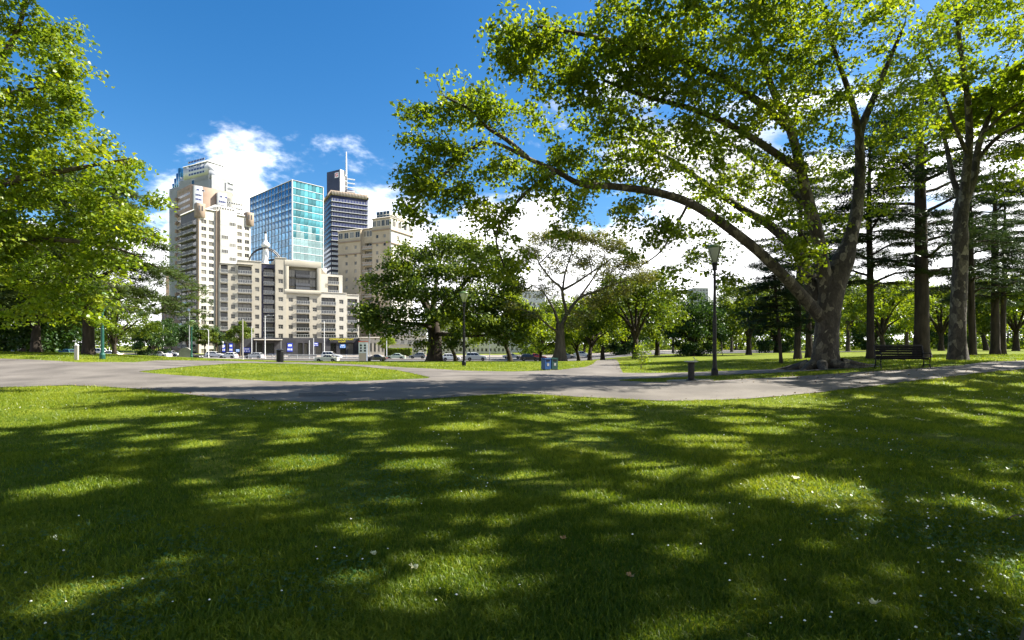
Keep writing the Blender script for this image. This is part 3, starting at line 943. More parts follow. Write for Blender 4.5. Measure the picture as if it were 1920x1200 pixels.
# ---- the bright tree reaching in over the path from the far side of the frame
def left_tree():
    b = Vector((-21.5, 16.0, 0)); b.z = tz(b.x, b.y)
    P = smooth_path([(b.x, b.y, b.z - .2), (-21.4, 16.0, 2), (-21.2, 16.2, 4), (-21.0, 16.4, 6)], 6)
    limbs = [(P, np.linspace(.62, .45, len(P))),
        (smooth_path([(-21.1, 16.3, 5.0), (-19.5, 17, 7.5), (-18, 17.5, 9.5), (-16.8, 18, 12), (-16, 18, 15)], 4), np.linspace(.28, .012, 17)),
        (smooth_path([(-21.1, 16.3, 4.6), (-18.8, 17, 6), (-16.6, 17.6, 7.0), (-14.6, 18, 7.6), (-13, 18.2, 8.0)], 4), np.linspace(.25, .012, 17)),
        (smooth_path([(-21.0, 16.3, 4.0), (-18.6, 17.6, 4.9), (-16.6, 18.6, 5.3), (-14.6, 19, 5.2), (-13.2, 19.3, 4.7)], 4), np.linspace(.20, .012, 17)),
        (smooth_path([(-21.0, 16.4, 5.8), (-20.5, 17, 9), (-19.6, 17.4, 12), (-18.6, 17.4, 14.5)], 4), np.linspace(.3, .012, 13)),
        (smooth_path([(-21.0, 16.4, 5.8), (-22.5, 16, 9), (-24, 15.6, 12)], 4), np.linspace(.30, .07, 9)),
        (smooth_path([(-18, 17.5, 9.5), (-16.6, 18.0, 10.2), (-15.5, 18.3, 10.5)], 4), np.linspace(.11, .012, 9))]
    B = []
    def a(*q): B.append(blob_px(*q))
    Y = 18.0
    a(30, 40, Y, 70, 36, 2, 40); a(90, 40, Y, 38, 28, 1.4, 18); a(50, 110, Y, 80, 36, 2, 44); a(120, 95, Y, 30, 16, 1.2, 8)
    a(60, 180, Y, 90, 40, 2.2, 50); a(135, 185, Y, 34, 24, 1.4, 13); a(40, 250, Y, 70, 40, 2, 38); a(150, 250, 18.4, 44, 34, 1.6, 22)
    a(110, 320, 18.2, 90, 46, 2.2, 52); a(205, 300, 18.4, 38, 36, 1.5, 22); a(20, 340, Y, 60, 46, 2, 30); a(240, 345, 18.4, 30, 34, 1.3, 14); a(285, 368, 18.6, 22, 18, 1.0, 8)
    a(170, 400, 18.6, 80, 42, 2, 42); a(245, 415, 18.8, 38, 36, 1.5, 18); a(60, 420, 18.4, 80, 50, 2.2, 44); a(130, 480, 19, 85, 46, 2.2, 42); a(30, 510, 18.6, 60, 50, 2, 30)
    a(215, 470, 19, 40, 34, 1.5, 12); a(60, 575, 19, 60, 34, 1.8, 18); a(150, 555, 19.3, 55, 28, 1.6, 16); a(185, 590, 19.4, 22, 22, 1.2, 7); a(-10, 600, 19, 30, 30, 1.5, 8)
    a(-80, 200, 17, 80, 150, 3, 60); a(-200, 150, 16, 90, 160, 4, 60); a(-90, 420, 17, 80, 100, 3, 40)
    make_tree('maple_tree', 'bright yellow-green tree whose boughs reach across the blue sky over the path', 'tree', b, limbs, B, M['bark_grey'], M['leaf_yellow'], 8, per=46, spread=.42, sz=.42, size=.125, k=1.3, gap=.34, gap_s=2.3, droop=.2, up=.8)
left_tree()

# ---- trees that stand beside and behind the viewer and shade the lawn
def shade_tree():
    b = (0, 0, 0)
    P = smooth_path([(0, 0, -.2), (.05, .1, 3), (.2, .1, 6), (.3, .2, 9)], 5)
    limbs = [(P, np.linspace(.5, .34, len(P)))]
    B = []
    rg = random.Random(3)
    for q in range(8):
        an = q * .785 + rg.uniform(-.2, .2)
        e = rg.uniform(5, 7.5)
        limbs.append((smooth_path([(.2, .2, 7.5), (math.cos(an) * e * .4, math.sin(an) * e * .4, 11), (math.cos(an) * e, math.sin(an) * e, 13 + rg.uniform(-.5, 2.5))], 4), np.linspace(.13, .03, 9)))
    gx, gy = np.meshgrid(np.arange(-9.4, 9.5, .6), np.arange(-9.4, 9.5, .6))
    nr = np.random.default_rng(17)
    gx = gx.ravel() + nr.uniform(-.25, .25, gx.size); gy = gy.ravel() + nr.uniform(-.25, .25, gy.size)
    ok = np.hypot(gx, gy) < 9.4 * (1 + .08 * np.sin(5 * np.arctan2(gy, gx)))
    gx, gy = gx[ok], gy[ok]
    T = np.column_stack([gx, gy, 15.3 - .010 * (gx ** 2 + gy ** 2) + nr.uniform(-.12, .12, len(gx))])
    holes = []  # crown gaps shaped for the sun patches they throw on the lawn
    for q in range(900):
        e = 9.2 * math.sqrt(rg.random()); an = rg.uniform(0, 6.28); r_ = rg.choice((.20, .24, .28, .33, .38, .45, .55))
        x_, y_ = math.cos(an) * e, math.sin(an) * e
        if all(math.hypot(x_ - hx, y_ - hy) > r_ + hr + .25 for hx, hy, hr in holes): holes.append((x_, y_, r_))
        if len(holes) > 104: break
    hk = np.ones(len(T), bool)
    for hx, hy, hr in holes: hk &= np.hypot(T[:, 0] - hx, T[:, 1] - hy) > hr * .8
    B = [((0, 0, 15), (1, 1, 1), 4)]
    return make_tree('plane_tree', 'leafy plane tree beside the viewer that dapples the near lawn with shade', 'tree', b, limbs, B, M['bark_plane'], M['leaf_yellow'], 12, per=58, spread=.52, sz=.22, size=.28, shape='oval',
                     bdroop=.02, droop=.05, gap=0, targets=T[hk], holes=holes)  # bright leaf colour picked for the green light it passes down
shade = shade_tree()
spots = [((13.4, 10.0), 0.3, 1.05, 1.05, 'leafy plane tree beside the viewer that dapples the near lawn with shade'),
         ((29.0, 12.0), 1.7, 1.0, 1.0, 'leafy plane tree off to the sunny side that dapples the middle lawn'),
         ((2.8, 2.0), 2.6, 1.05, 1.0, 'leafy plane tree close to the viewer that dapples the near corner'),
         ((33.5, 25.5), 3.3, 1.0, 1.0, 'leafy plane tree past the bench that shades the end of the path'),
         ((-11.8, 9.5), 4.1, 1.0, 1.25, 'leafy plane tree beside the bright boughs that dapples the far lawn'),
         ((23.0, -3.5), 0.9, 1.0, 1.0, 'leafy plane tree to the sunny side that dapples the near right corner')]
for q, ((x, y), rz, s, sz, lab) in enumerate(spots):
    o = shade if q == 0 else copy_tree(shade)
    o.location = (x, y, tz(x, y)); o.rotation_euler = (0, 0, rz); o.scale = (s, s, sz)
    tag(o, lab, 'tree', 'shade trees round the lawn')

# ---- broad-leaved trees of the middle and far distance
def broadleaf(name, H, Rr, trunk_h, tr, bark, leaf, seed, n_blob=22, per=46, spread=.8, size=.3, lean=0.0, wide=1.0, shape='oval', low=.0, k=1.0, nl=7, topo='dome'):
    """a tree at the origin: short bole, rising limbs, domed crown made of clumps"""
    rg = random.Random(seed)
    P = smooth_path([(0, 0, -.3), (lean * .25, .05, trunk_h * .4), (lean * .7, 0, trunk_h * .8), (lean, .1, trunk_h * 1.15)], 4)
    limbs = [(P, np.interp(np.linspace(0, 1, len(P)), [0, .3, 1], [tr * 1.15, tr * .9, tr * .62]))]
    for q in range(nl):
        an = q * 6.283 / nl + rg.uniform(-.3, .3)
        e = Rr * rg.uniform(.5, .8)
        zt = trunk_h + (H - trunk_h) * rg.uniform(.25, .8)
        z0 = trunk_h * rg.uniform(.75, 1.1)
        limbs.append((smooth_path([(lean * .8, 0, z0), (lean + math.cos(an) * e * .35, math.sin(an) * e * .35, z0 + (zt - z0) * .45 + .2), (lean + math.cos(an) * e * .75, math.sin(an) * e * .75, z0 + (zt - z0) * .8), (lean + math.cos(an) * e, math.sin(an) * e, zt)], 3), np.linspace(tr * .5, tr * .10, 10)))
    limbs.append((smooth_path([(lean, .1, trunk_h), (lean * 1.1 + rg.uniform(-.4, .4), .3, trunk_h + (H - trunk_h) * .5), (lean, 0, H * .92)], 4), np.linspace(tr * .55, tr * .1, 9)))
    B = []
    for q in range(n_blob):
        t = (q + .5) / n_blob
        el = math.asin(min(1, max(-1, -.25 - low + 1.25 * t + low * t)))
        an = q * 2.39996 + rg.uniform(-.3, .3)
        f = rg.uniform(.62, .98)
        zc = trunk_h + (H - trunk_h) * .42
        rx = Rr * math.cos(el) * f; z = zc + (H - zc) * .92 * math.sin(el) * (f if el > 0 else 1.0)
        s = Rr * rg.uniform(.20, .34)
        B.append(((lean + math.cos(an) * rx, math.sin(an) * rx * wide, z), (s, s, s * .6), 10))
    for q in range(n_blob // 3):
        an = rg.uniform(0, 6.28); e = Rr * .45 * rg.random()
        B.append(((lean + math.cos(an) * e, math.sin(an) * e, trunk_h + (H - trunk_h) * rg.uniform(.3, .8)), (Rr * .25, Rr * .25, Rr * .2), 8))
    return make_tree(name, None, 'tree', (0, 0, 0), limbs, B, bark, leaf, seed, per=per, spread=spread, size=size, shape=shape, k=k, flare=.5, flare_h=.8, droop=.2, trunk_n=12, wood_min=.012, bn=4)

def put(proto, used, px, Y, rz, s, label, group=None, sz=None, name=None, dx=0.0, leaf=None):
    o = proto if not used else copy_tree(proto)
    p = on(px, Y)
    o.location = (p.x, p.y, p.z); o.rotation_euler = (0, 0, rz)
    o.scale = (s, s, sz or s)
    if name: o.name = name
    tag(o, label, 'tree', group)
    if leaf:
        for c in o.children:
            if c.name.startswith('crown'):
                c.data = LEAFED.setdefault((c.data.name, leaf.name), c.data.copy())
                c.data.materials[0] = leaf
    return o
LEAFED = {}

# the elm in front of the apartment block
def elm_centre():
    Y = 60.0
    b = on(815, Y)
    P = smooth_path([(b.x, b.y, b.z - .3)] + [tuple(at(*p)) for p in ((815, 655, Y), (815, 630, Y), (812, 605, Y), (810, 590, Y))], 4)
    limbs = [(P, np.interp(np.linspace(0, 1, len(P)), [0, .3, 1], [.95, .78, .62])),
        limb_px([(812, 610, Y), (830, 580, 59.5), (855, 550, 59), (880, 520, 58.5), (910, 490, 58)], .42, .1),
        limb_px([(810, 598, Y), (796, 570, 60), (775, 540, 60), (750, 510, 60), (725, 490, 60)], .38, .08),
        limb_px([(811, 590, Y), (815, 550, 60.5), (822, 510, 61), (830, 470, 61)], .36, .08),
        limb_px([(812, 615, Y), (790, 608, 58), (755, 605, 57), (715, 595, 56.5), (690, 590, 56)], .28, .06),
        limb_px([(814, 625, Y), (850, 628, 58), (900, 630, 57.5), (945, 620, 57)], .28, .06),
        limb_px([(855, 550, 59), (900, 550, 58.5), (945, 560, 58), (975, 580, 58)], .2, .05),
        limb_px([(811, 595, Y), (800, 560, 63), (790, 520, 65)], .3, .06), limb_px([(811, 595, Y), (840, 560, 63), (870, 530, 65)], .3, .06)]
    B = []
    def a(*q): B.append(blob_px(*q))
    for px, py, dY, rx, ry, n in ((830, 450, 60, 40, 18, 16), (780, 470, 60, 40, 18, 16), (885, 465, 59, 42, 18, 16), (740, 490, 59, 34, 18, 14), (930, 490, 58, 34, 20, 14),
                                  (710, 520, 59, 26, 14, 9), (770, 510, 58, 40, 18, 15), (830, 500, 57, 44, 20, 18), (890, 510, 57, 40, 20, 16), (950, 530, 58, 32, 22, 14),
                                  (735, 545, 58, 40, 14, 12), (800, 545, 56, 44, 18, 18), (870, 555, 56, 44, 20, 18), (930, 570, 57, 40, 20, 16), (980, 590, 58, 24, 22, 11),
                                  (705, 580, 57, 34, 16, 15), (760, 585, 56, 44, 16, 16), (700, 605, 57, 28, 12, 10), (750, 615, 56, 40, 12, 12), (845, 590, 55.5, 40, 18, 12), (905, 605, 56, 46, 18, 18), (960, 625, 57, 36, 18, 14),
                                  (830, 470, 64, 60, 26, 18), (760, 530, 64, 50, 30, 14), (890, 540, 64, 50, 30, 14), (865, 625, 56, 22, 12, 5), (790, 640, 57, 10, 10, 3), (845, 640, 57, 16, 10, 4)):
        a(px, py, dY, rx, ry, rx * .06, n)
    make_tree('elm_tree', 'broad elm with dark bole in front of the beige apartment block', 'tree', b, limbs, B, M['bark_dark'], M['leaf_elm'], 21, per=75, spread=1.0, size=.30, shape='oval', gap=.12, k=1.4, flare=.45, flare_h=1.2, droop=.2, trunk_n=14, bn=4, wood_min=.012)
elm_centre()

# the thinly leaved spreading tree behind the blue bin
def bare_tree():
    Y = 58.0
    b = on(1050, Y)
    P = smooth_path([(b.x, b.y, b.z - .3)] + [tuple(at(*p)) for p in ((1050, 655, Y), (1050, 640, Y), (1050, 620, Y), (1050, 606, Y))], 4)
    limbs = [(P, np.interp(np.linspace(0, 1, len(P)), [0, .3, 1], [.75, .56, .42])),
        limb_px([(1050, 612, Y), (1062, 590, Y), (1056, 560, 57.6), (1052, 540, 57.4), (1035, 525, 57), (1015, 500, 56.6), (1005, 480, 56.4), (1000, 455, 56.2)], 0.223, .025),
        limb_px([(1052, 545, 57.4), (1080, 530, 57), (1110, 510, 56.6), (1140, 490, 56.2), (1165, 472, 56)], 0.149, .025),
        limb_px([(1050, 618, Y), (1040, 585, 58), (1030, 565, 58.4), (1015, 545, 58.8), (990, 530, 59)], 0.174, .025),
        limb_px([(1050, 625, Y), (1030, 612, 57), (1010, 595, 56.4), (985, 582, 56), (965, 580, 55.6)], 0.136, .025),
        limb_px([(1056, 600, Y), (1085, 560, 58.4), (1120, 545, 58.8), (1160, 530, 59.2), (1200, 520, 59.4)], 0.186, .025),
        limb_px([(1085, 560, 58.4), (1110, 525, 59.4), (1130, 490, 60.2), (1135, 460, 60.6)], 0.124, .025),
        limb_px([(1054, 550, 57.5), (1060, 510, 58.6), (1070, 480, 59.6), (1075, 450, 60)], 0.136, .025),
        limb_px([(1010, 495, 56.6), (1035, 470, 56), (1050, 445, 55.6)], 0.074, .025),
        limb_px([(1110, 512, 56.6), (1105, 480, 56), (1115, 450, 55.6)], 0.074, .025)]
    B = []
    def a(*q): B.append(blob_px(*q))
    for px, py, Yy, rx, ry, n in ((1010, 445, 57, 26, 12, 22), (1060, 440, 58, 40, 10, 34), (1110, 445, 58, 40, 12, 34), (1150, 460, 57, 30, 14, 28), (990, 475, 57, 20, 18, 18), (1180, 490, 58, 30, 18, 30), (1205, 520, 59, 26, 16, 22),
                                  (975, 530, 58, 18, 20, 12), (960, 575, 56, 22, 10, 10), (1120, 560, 59, 46, 16, 26), (1160, 545, 59, 36, 14, 20), (1090, 590, 58, 36, 14, 16), (1085, 500, 58, 40, 24, 20), (1030, 500, 57, 30, 24, 12), (1060, 470, 58, 60, 22, 26), (1120, 490, 58, 50, 24, 24), (1020, 540, 58, 40, 24, 14), (1150, 510, 58, 40, 20, 18), (1075, 610, 58, 20, 8, 6), (1000, 590, 57, 26, 8, 8)):
        a(px, py, Yy, rx, ry, 2.2, n)
    make_tree('plane_tree', 'thinly leaved ochre spreading tree with fluted bole behind the blue bin', 'tree', b, limbs, B, M['bark_grey'], M['leaf_ochre'], 23, per=22, spread=.5, size=.17, tip=.018, rk=2.2, k=3.6, gap=.1, shape='oval', flare=.6, flare_h=1.8, trunk_n=16, bn=4, bdroop=.05)
bare_tree()

tA = broadleaf('oak_tree', 12, 6.2, 2.6, .42, M['bark_dark'], M['leaf_elm'], 31, 26, 46, .85, .34, low=.35)
tB = broadleaf('oak_tree', 11, 5.4, 2.4, .36, M['bark_dark'], M['leaf_plane'], 32, 24, 46, .8, .32, lean=.8, low=.3)
tC = broadleaf('holm_oak', 10, 5.2, 1.4, .40, M['bark_dark'], M['leaf_dark'], 33, 34, 60, .75, .30, low=.75)
tD = broadleaf('ash_tree', 13, 5.0, 3.6, .32, M['bark_grey'], M['leaf_yellow'], 34, 22, 36, .85, .34, low=.2)
tS = broadleaf('street_tree', 7.5, 2.5, 2.3, .14, M['bark_grey'], M['leaf_elm'], 35, 14, 40, .55, .28, low=.3, nl=5)

G1 = 'trees along the avenue behind the blue bin'
put(tA, 0, 1192, 66, .5, .98, 'dark-boled tree flanking the narrow path on its lawn side', G1)
put(tB, 0, 957, 62, 2.9, .80, 'slim tree with leaning bole just past the elm', None)
put(tA, 1, 1130, 84, 2.0, .85, 'avenue tree straight beyond the narrow path', G1)
put(tB, 1, 1106, 72, 1.2, .86, 'avenue tree with forked bole close behind the ochre spreading tree', G1)
put(tB, 1, 1085, 92, 4.0, .9, 'avenue tree far behind the ochre spreading tree', G1)
put(tA, 1, 1232, 86, 4.2, .98, 'bushy tree at the back of the lawn next to the round dark tree', G1)
put(tD, 0, 1262, 112, 0, .85, 'pale tall tree showing above the back of the lawn', None)
put(tC, 0, 1300, 78, 1.0, .92, 'dense round dark evergreen oak at the back of the sunny lawn', None)
put(tA, 1, 1404, 82, 3.3, 1.0, 'round-crowned tree alone on the lawn right of the park lamp', None)
put(tD, 1, 1372, 122, 2.0, 1.0, 'pale tree behind the round-crowned lawn tree', None)
put(tB, 1, 1012, 86, 5.0, .8, 'tree behind the blue bin beside the street', G1)
put(tB, 1, 855, 72, 3.6, .78, 'slim tree just behind the park lamp and the elm', None)
G2 = 'trees closing the far side of the lawn'
far = [(1455, 104, tC, .8, 'low dark bush-like tree behind the thin leaning cedar'), (1520, 128, tA, 1.1, 'far tree hidden mostly by the great plane bole'),
       (1590, 112, tD, .95, 'yellowish far tree between the great plane bole and the first dark cedar bole'), (1655, 100, tB, .95, 'far leafy tree right behind the bench back'),
       (1700, 126, tD, 1.05, 'yellow-green far tree glimpsed over the bench'), (1765, 110, tA, .95, 'far tree between the thick dark cedar bole and the pale plane bole'),
       (1850, 120, tB, 1.1, 'far tree between the two thin dark cedar boles'), (1905, 100, tA, .95, 'far tree at the edge of the lawn past the last cedar'),
       (1960, 90, tD, .9, 'far pale tree at the very edge of the view'), (1352, 150, tA, .72, 'far hazy tree under the grey tower'), (1480, 160, tB, 1.3, 'far tree behind the thin leaning cedar'), (1170, 125, tC, 1.0, 'far dark tree closing the end of the avenue'), (1640, 155, tC, 1.1, 'distant dark evergreen behind the first dark cedar bole'), (1790, 160, tC, 1.2, 'distant dark evergreen behind the pale plane bole'), (1045, 120, tA, .9, 'tree on the street edge far behind the ochre spreading tree')]
for q, (px, Y, pr, s, lab) in enumerate(far):
    put(pr, 1, px, Y, q * 1.3, s * 1.35, lab, G2)
# dark trees on the bank beyond the bright boughs
G3 = 'dark trees on the grassy bank'
put(tC, 1, 52, 52, .4, 1.15, 'dark tree with upright bole on the grassy bank', G3, name='holm_oak', sz=1.35)
def leaning():
    o = put(tA, 1, 68, 49, 3.0, 1.0, 'dark tree with forked leaning bole on the grassy bank', G3)
    return o
leaning()
put(tA, 1, -60, 50, 1.0, 1.1, 'dark tree at the outer end of the grassy bank', G3)
put(tA, 1, 215, 92, 2.2, 1.0, 'dark tree across the street behind the white post', G3)
put(tC, 1, 120, 105, 2.2, 1.1, 'dark tree across the street behind the leaning bole', G3)
put(tD, 1, 100, 88, 2.2, .7, 'yellow street tree seen between the bole of the cedar and the leaning bole', G3)
put(tB, 1, 20, 100, 1.4, 1.0, 'tree across the street at the outer edge of view', G3)
put(tC, 1, 285, 118, 3.2, .85, 'dark tree across the street beyond the drooping cedar', G3)
# street trees in front of the buildings
G4 = 'street trees along the pavement'
st = [(450, 148, 1.35, 'green street tree in front of the cream apartment block'), (352, 146, 1.35, 'street tree below the dark balconies of the white tower'), (384, 149, 1.2, 'street tree at the corner of the white tower'),
      (322, 147, 1.4, 'street tree next to the traffic signals'), (297, 150, 1.3, 'street tree before the low salmon building'), (405, 152, 1.1, 'small street tree between the white tower and the cream block'), (726, 150, .9, 'thin yellow street tree beside the beige block')]
for q, (px, Y, s, lab) in enumerate(st):
    put(tS, q > 0, px, Y, q * 1.1, s, lab, G4, leaf=M['leaf_yellow'] if q == 6 else (M['leaf_dark'] if q in (1, 3, 4, 5) else None))

# saplings with bright leaves
def sapling(name, px, py, hpx, label, seed):
    x, y = ground(px, py)
    b = Vector((x, y, tz(x, y)))
    h = hpx * y / F
    rg = random.Random(seed)
    limbs = [(smooth_path([(x, y, b.z - .1), (x + .02, y, b.z + h * .4), (x - .03, y, b.z + h * .9)], 4), np.linspace(.035, .01, 9))]
    B = []
    for q in range(14):
        an = rg.uniform(0, 6.28); t = rg.uniform(.2, 1.0); e = h * .33 * (1.15 - t * .7) * rg.uniform(.4, 1)
        B.append(((x + math.cos(an) * e, y + math.sin(an) * e, b.z + h * t), (h * .07,) * 3, 3))
    make_tree(name, label, 'tree', b, limbs, B, M['bark_grey'], M['leaf_yellow'], seed, per=13, spread=.26, size=.13, shape='oval', flare=.1)
sapling('sapling', 1202, 691, 52, 'small bright yellow-green sapling at the corner of the lawn', 41)
sapling('sapling', 1340, 668, 34, 'pale little sapling out on the lawn behind the park lamp', 42)

# ---- cedars: straight dark boles, level tiers of needles
def cedar(name, H, tr, z_low, spread_r, seed, leaf, n_br=34, lean=0.0, per=26, size=.26, rise=.10, droopy=.25, sides=None, nodes_per=6, bare=.15):
    rg = random.Random(seed); nrg = np.random.default_rng(seed)
    root = empty(name, (0, 0, 0), 0, None, 'tree')
    P = smooth_path([(0, 0, -.3), (lean * .3, 0, H * .3), (lean * .7, .1, H * .7), (lean, 0, H)], 6)
    link('trunk', trunk_mesh('trunk', P, np.interp(np.linspace(0, 1, len(P)), [0, .1, .6, 1], [tr * 1.12, tr, tr * .72, .05]), M['bark_dark'], 14, .45, 5, seed, .9, .03), root)
    br = []; tg = []; ax = []
    for q in range(n_br):
        t = (q + rg.random()) / n_br
        z = z_low + (H - z_low) * t
        an = q * 2.4 + rg.uniform(-.5, .5)
        if sides is not None: an = rg.choice(sides) + rg.uniform(-.9, .9)
        ln = spread_r * (1.0 - .72 * t ** 1.6) * rg.uniform(.55, 1.1)
        d = np.array([math.cos(an), math.sin(an), 0])
        s = np.linspace(0, 1, 7)[:, None]
        Pb = np.array([lean * z / H, 0, z]) + d * ln * s + np.array([0, 0, 1]) * (rise * ln * np.sin(s * 2.2) - droopy * ln * s ** 2.4)
        Pb[1:] += nrg.normal(size=(6, 3)) * .05 * ln ** .5
        br.append((Pb, np.linspace(min(.05 + .016 * ln, tr * .45), .015, 7)))
        side = np.array([-d[1], d[0], 0])
        m = int(nodes_per * ln)
        for w in range(m):
            u = bare + (1 - bare) * rg.random() ** .8
            p = Pb[0] * 0
            f = u * 6; i = min(5, int(f)); p = Pb[i] * (1 - (f - i)) + Pb[i + 1] * (f - i)
            off = rg.uniform(-1, 1) * (.16 + .24 * (1 - abs(u - .6))) * ln
            c = p + side * off + d * abs(off) * .5 + np.array([0, 0, rg.uniform(-.10, .10) - .10 * abs(off)])
            tg.append(c); ax.append(d + side * np.sign(off) * .8)
            if abs(off) > .35: br.append((np.array([p, (p + c) / 2 + np.array([0, 0, .05]), c]), np.array([.025, .016, .008])))
    tg = np.array(tg); ax = np.array(ax)
    b = link('branches', tubes_mesh('branches', br, M['bark_dark'], 5), root); b['kind'] = 'stuff'
    cnt = nrg.poisson(per, len(tg)); idx = np.repeat(np.arange(len(tg)), cnt)
    C = tg[idx] + nrg.normal(size=(len(idx), 3)) * np.array([.34, .34, .07])
    C[:, 2] -= .15 * np.abs(nrg.normal(size=len(idx))) * .5
    Nn = nrg.normal(size=(len(idx), 3)) * .35; Nn[:, 2] += 1; Nn = unit(Nn)
    S = size * (.6 + .8 * nrg.random(len(idx)))
    tint = np.clip(.42 + nrg.normal(0, .15, len(tg))[idx] + nrg.normal(0, .15, len(idx)), 0, 1)
    link('crown', leaf_mesh('crown', C, Nn, S, leaf, 'needle', nrg, tint, ax[idx]), root)
    return root
cA = cedar('cedar_tree', 20, .42, 6.0, 7.0, 51, M['needle'], 32, per=22, size=.22, droopy=.16, rise=.2)
cB = cedar('cedar_tree', 19, .30, 5.5, 5.5, 52, M['needle'], 30, lean=.4, per=21, size=.22, droopy=.12, rise=.2)
G5 = 'dark cedars beyond the bench'
put(cA, 0, 1728, 39, .3, 1.15, 'thick dark cedar bole directly behind the bench', G5, sz=1.0)
put(cB, 0, 1632, 42, 1.0, .92, 'straight dark cedar between the great plane tree and the bench', G5)
put(cB, 1, 1824, 44, 3.0, .85, 'thin leaning dark cedar just past the pale plane bole', G5)
put(cA, 1, 1866, 50, 2.0, .85, 'dark cedar, thicker of the close pair at the edge of the lawn', G5)
put(cB, 1, 1880, 51, 4.4, .80, 'dark cedar, thinner of the close pair at the edge of the lawn', G5)
put(cB, 1, 1495, 48, 5.0, .95, 'dark cedar with straight bole partly behind the great plane tree', G5)
put(cB, 1, 1517, 52, 2.2, .95, 'dark cedar hidden mostly behind the great plane bole', G5)
cT = cedar('cedar_tree', 8.2, .13, 2.6, 2.6, 54, M['needle'], 30, lean=-.6, size=.2, per=20, nodes_per=9)
put(cT, 0, 1465, 38.5, .0, .92, 'thin leaning young cedar on the lawn left of the great plane bole', None)
# the cedar with drooping tiers on the bank
cL = cedar('cedar_tree', 15, .42, 3.0, 8.2, 55, M['needle_pale'], 44, size=.30, per=24, droopy=.42, rise=.32, nodes_per=6)
put(cL, 0, 166, 44, 2.0, 1.0, 'cedar with long drooping tiers of pale needles on the grassy bank', None)

# ---- the wood that closes the view behind the lawn
def far_woods():
    rg = np.random.default_rng(91)
    T = []
    n = 1150
    u = rg.uniform(.02, 1.25, n); Y = rg.uniform(165, 215, n)
    top = 9 + 5 * np.sin(u * 21) * np.sin(u * 7.3 + 1) + 3 * rg.random(n)
    z = 1.0 + top * rg.random(n) ** .6
    z[:430] = .2 + 2.6 * rg.random(430)
    u[950:] = rg.uniform(-1.3, -.70, 200); Y[950:] = rg.uniform(160, 185, 200); z[950:] = .5 + 9 * rg.random(200) ** .8
    T = np.column_stack([u * Y, Y, z + terr(u * Y, Y)])
    C, Nn, S, t = foliage(T, None, 48, 2.6, .95, rg, .6, .6, .1)
    A = empty('far_woods', (0, 0, 0)); tag(A, 'far mass of trees closing the view behind the lawn', 'woods', None, 'stuff')
    c = link('crown', leaf_mesh('crown', C, Nn, S, M['leaf_elm'], 'oval', rg, t), A); c['kind'] = 'stuff'
    br = [(np.array([(a * b, b, tz(a * b, b) - .2), (a * b + .3, b, tz(a * b, b) + 6)]), np.array([.35, .2])) for a, b in zip(rg.uniform(.02, 1.25, 60), rg.uniform(165, 210, 60))]
    w = link('trunks', tubes_mesh('trunks', br, M['bark_dark'], 6), A); w['kind'] = 'stuff'
far_woods()

# ------------------------------------------------------------------ buildings
M['cream'] = noise_mat('cream_render', (.36, .33, .265), (.44, .405, .33), .25, .85, .15, bscale=6)
M['cream_lt'] = noise_mat('pale_render', (.46, .435, .37), (.55, .52, .45), .25, .85, .15, bscale=6)
M['white_r'] = noise_mat('white_render', (.44, .425, .38), (.52, .505, .46), .2, .8, .1, bscale=5)
M['tan'] = noise_mat('tan_render', (.23, .175, .13), (.29, .225, .17), .3, .85)
M['beige'] = noise_mat('beige_render', (.34, .285, .205), (.42, .355, .26), .25, .85, .15, bscale=6)
M['salmon'] = noise_mat('salmon_stone', (.28, .20, .15), (.35, .26, .20), .2, .8)
M['greyclad'] = noise_mat('grey_cladding', (.26, .28, .30), (.33, .345, .365), .08, .5, 0, spec=.4)
M['palegrey'] = noise_mat('pale_grey_cladding', (.42, .435, .45), (.50, .51, .52), .08, .5)
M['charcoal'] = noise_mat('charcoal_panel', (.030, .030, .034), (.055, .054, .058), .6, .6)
M['navydark'] = noise_mat('navy_panel', (.018, .020, .045), (.035, .037, .075), .5, .45)
M['slate'] = noise_mat('slate_panel', (.020, .028, .055), (.030, .040, .075), .2, .5)
M['darkmetal'] = flat_mat('dark_metal', (.03, .03, .032), .45, .3)
M['blackmetal'] = flat_mat('black_metal', (.012, .012, .013), .4, .2)
M['greenmetal'] = flat_mat('green_metal', (.012, .075, .055), .45, .2)
M['greymetal'] = flat_mat('grey_metal', (.30, .31, .31), .5, .3)
M['whitemetal'] = flat_mat('white_metal', (.68, .68, .66), .5, .1)
M['slabc'] = noise_mat('slab_concrete', (.29, .275, .24), (.36, .34, .30), .6, .85)
M['win'] = window_mat('window_glass')
M['glass_blue'] = glass_mat('blue_mirror_glass', (.035, .15, .27), .05, .75, .35)
M['glass_teal'] = glass_mat('teal_mirror_glass', (.07, .25, .28), .07, .7, .45)
M['glass_reflect'] = glass_mat('pale_reflection_glass', (.22, .33, .33), .12, .6, .25)  # paler base colour stands in for a bright reflection
M['glass_navy'] = glass_mat('navy_glass', (.035, .045, .13), .1, .4, .5)
M['glass_dark'] = glass_mat('dark_glass', (.02, .024, .03), .08, .1, .5)
M['railing'] = flat_mat('pale_railing', (.45, .45, .42), .4, .2)
M['blueposter'] = noise_mat('blue_poster', (.015, .03, .32), (.03, .08, .55), 1.2, .4)
M['skyposter'] = noise_mat('sky_blue_poster', (.03, .16, .55), (.05, .28, .75), 1.2, .4)
M['whiteprint'] = flat_mat('white_print', (.75, .76, .80), .5)
M['yellowprint'] = flat_mat('yellow_print', (.80, .70, .04), .5)
M['redprint'] = flat_mat('red_print', (.62, .06, .03), .5)

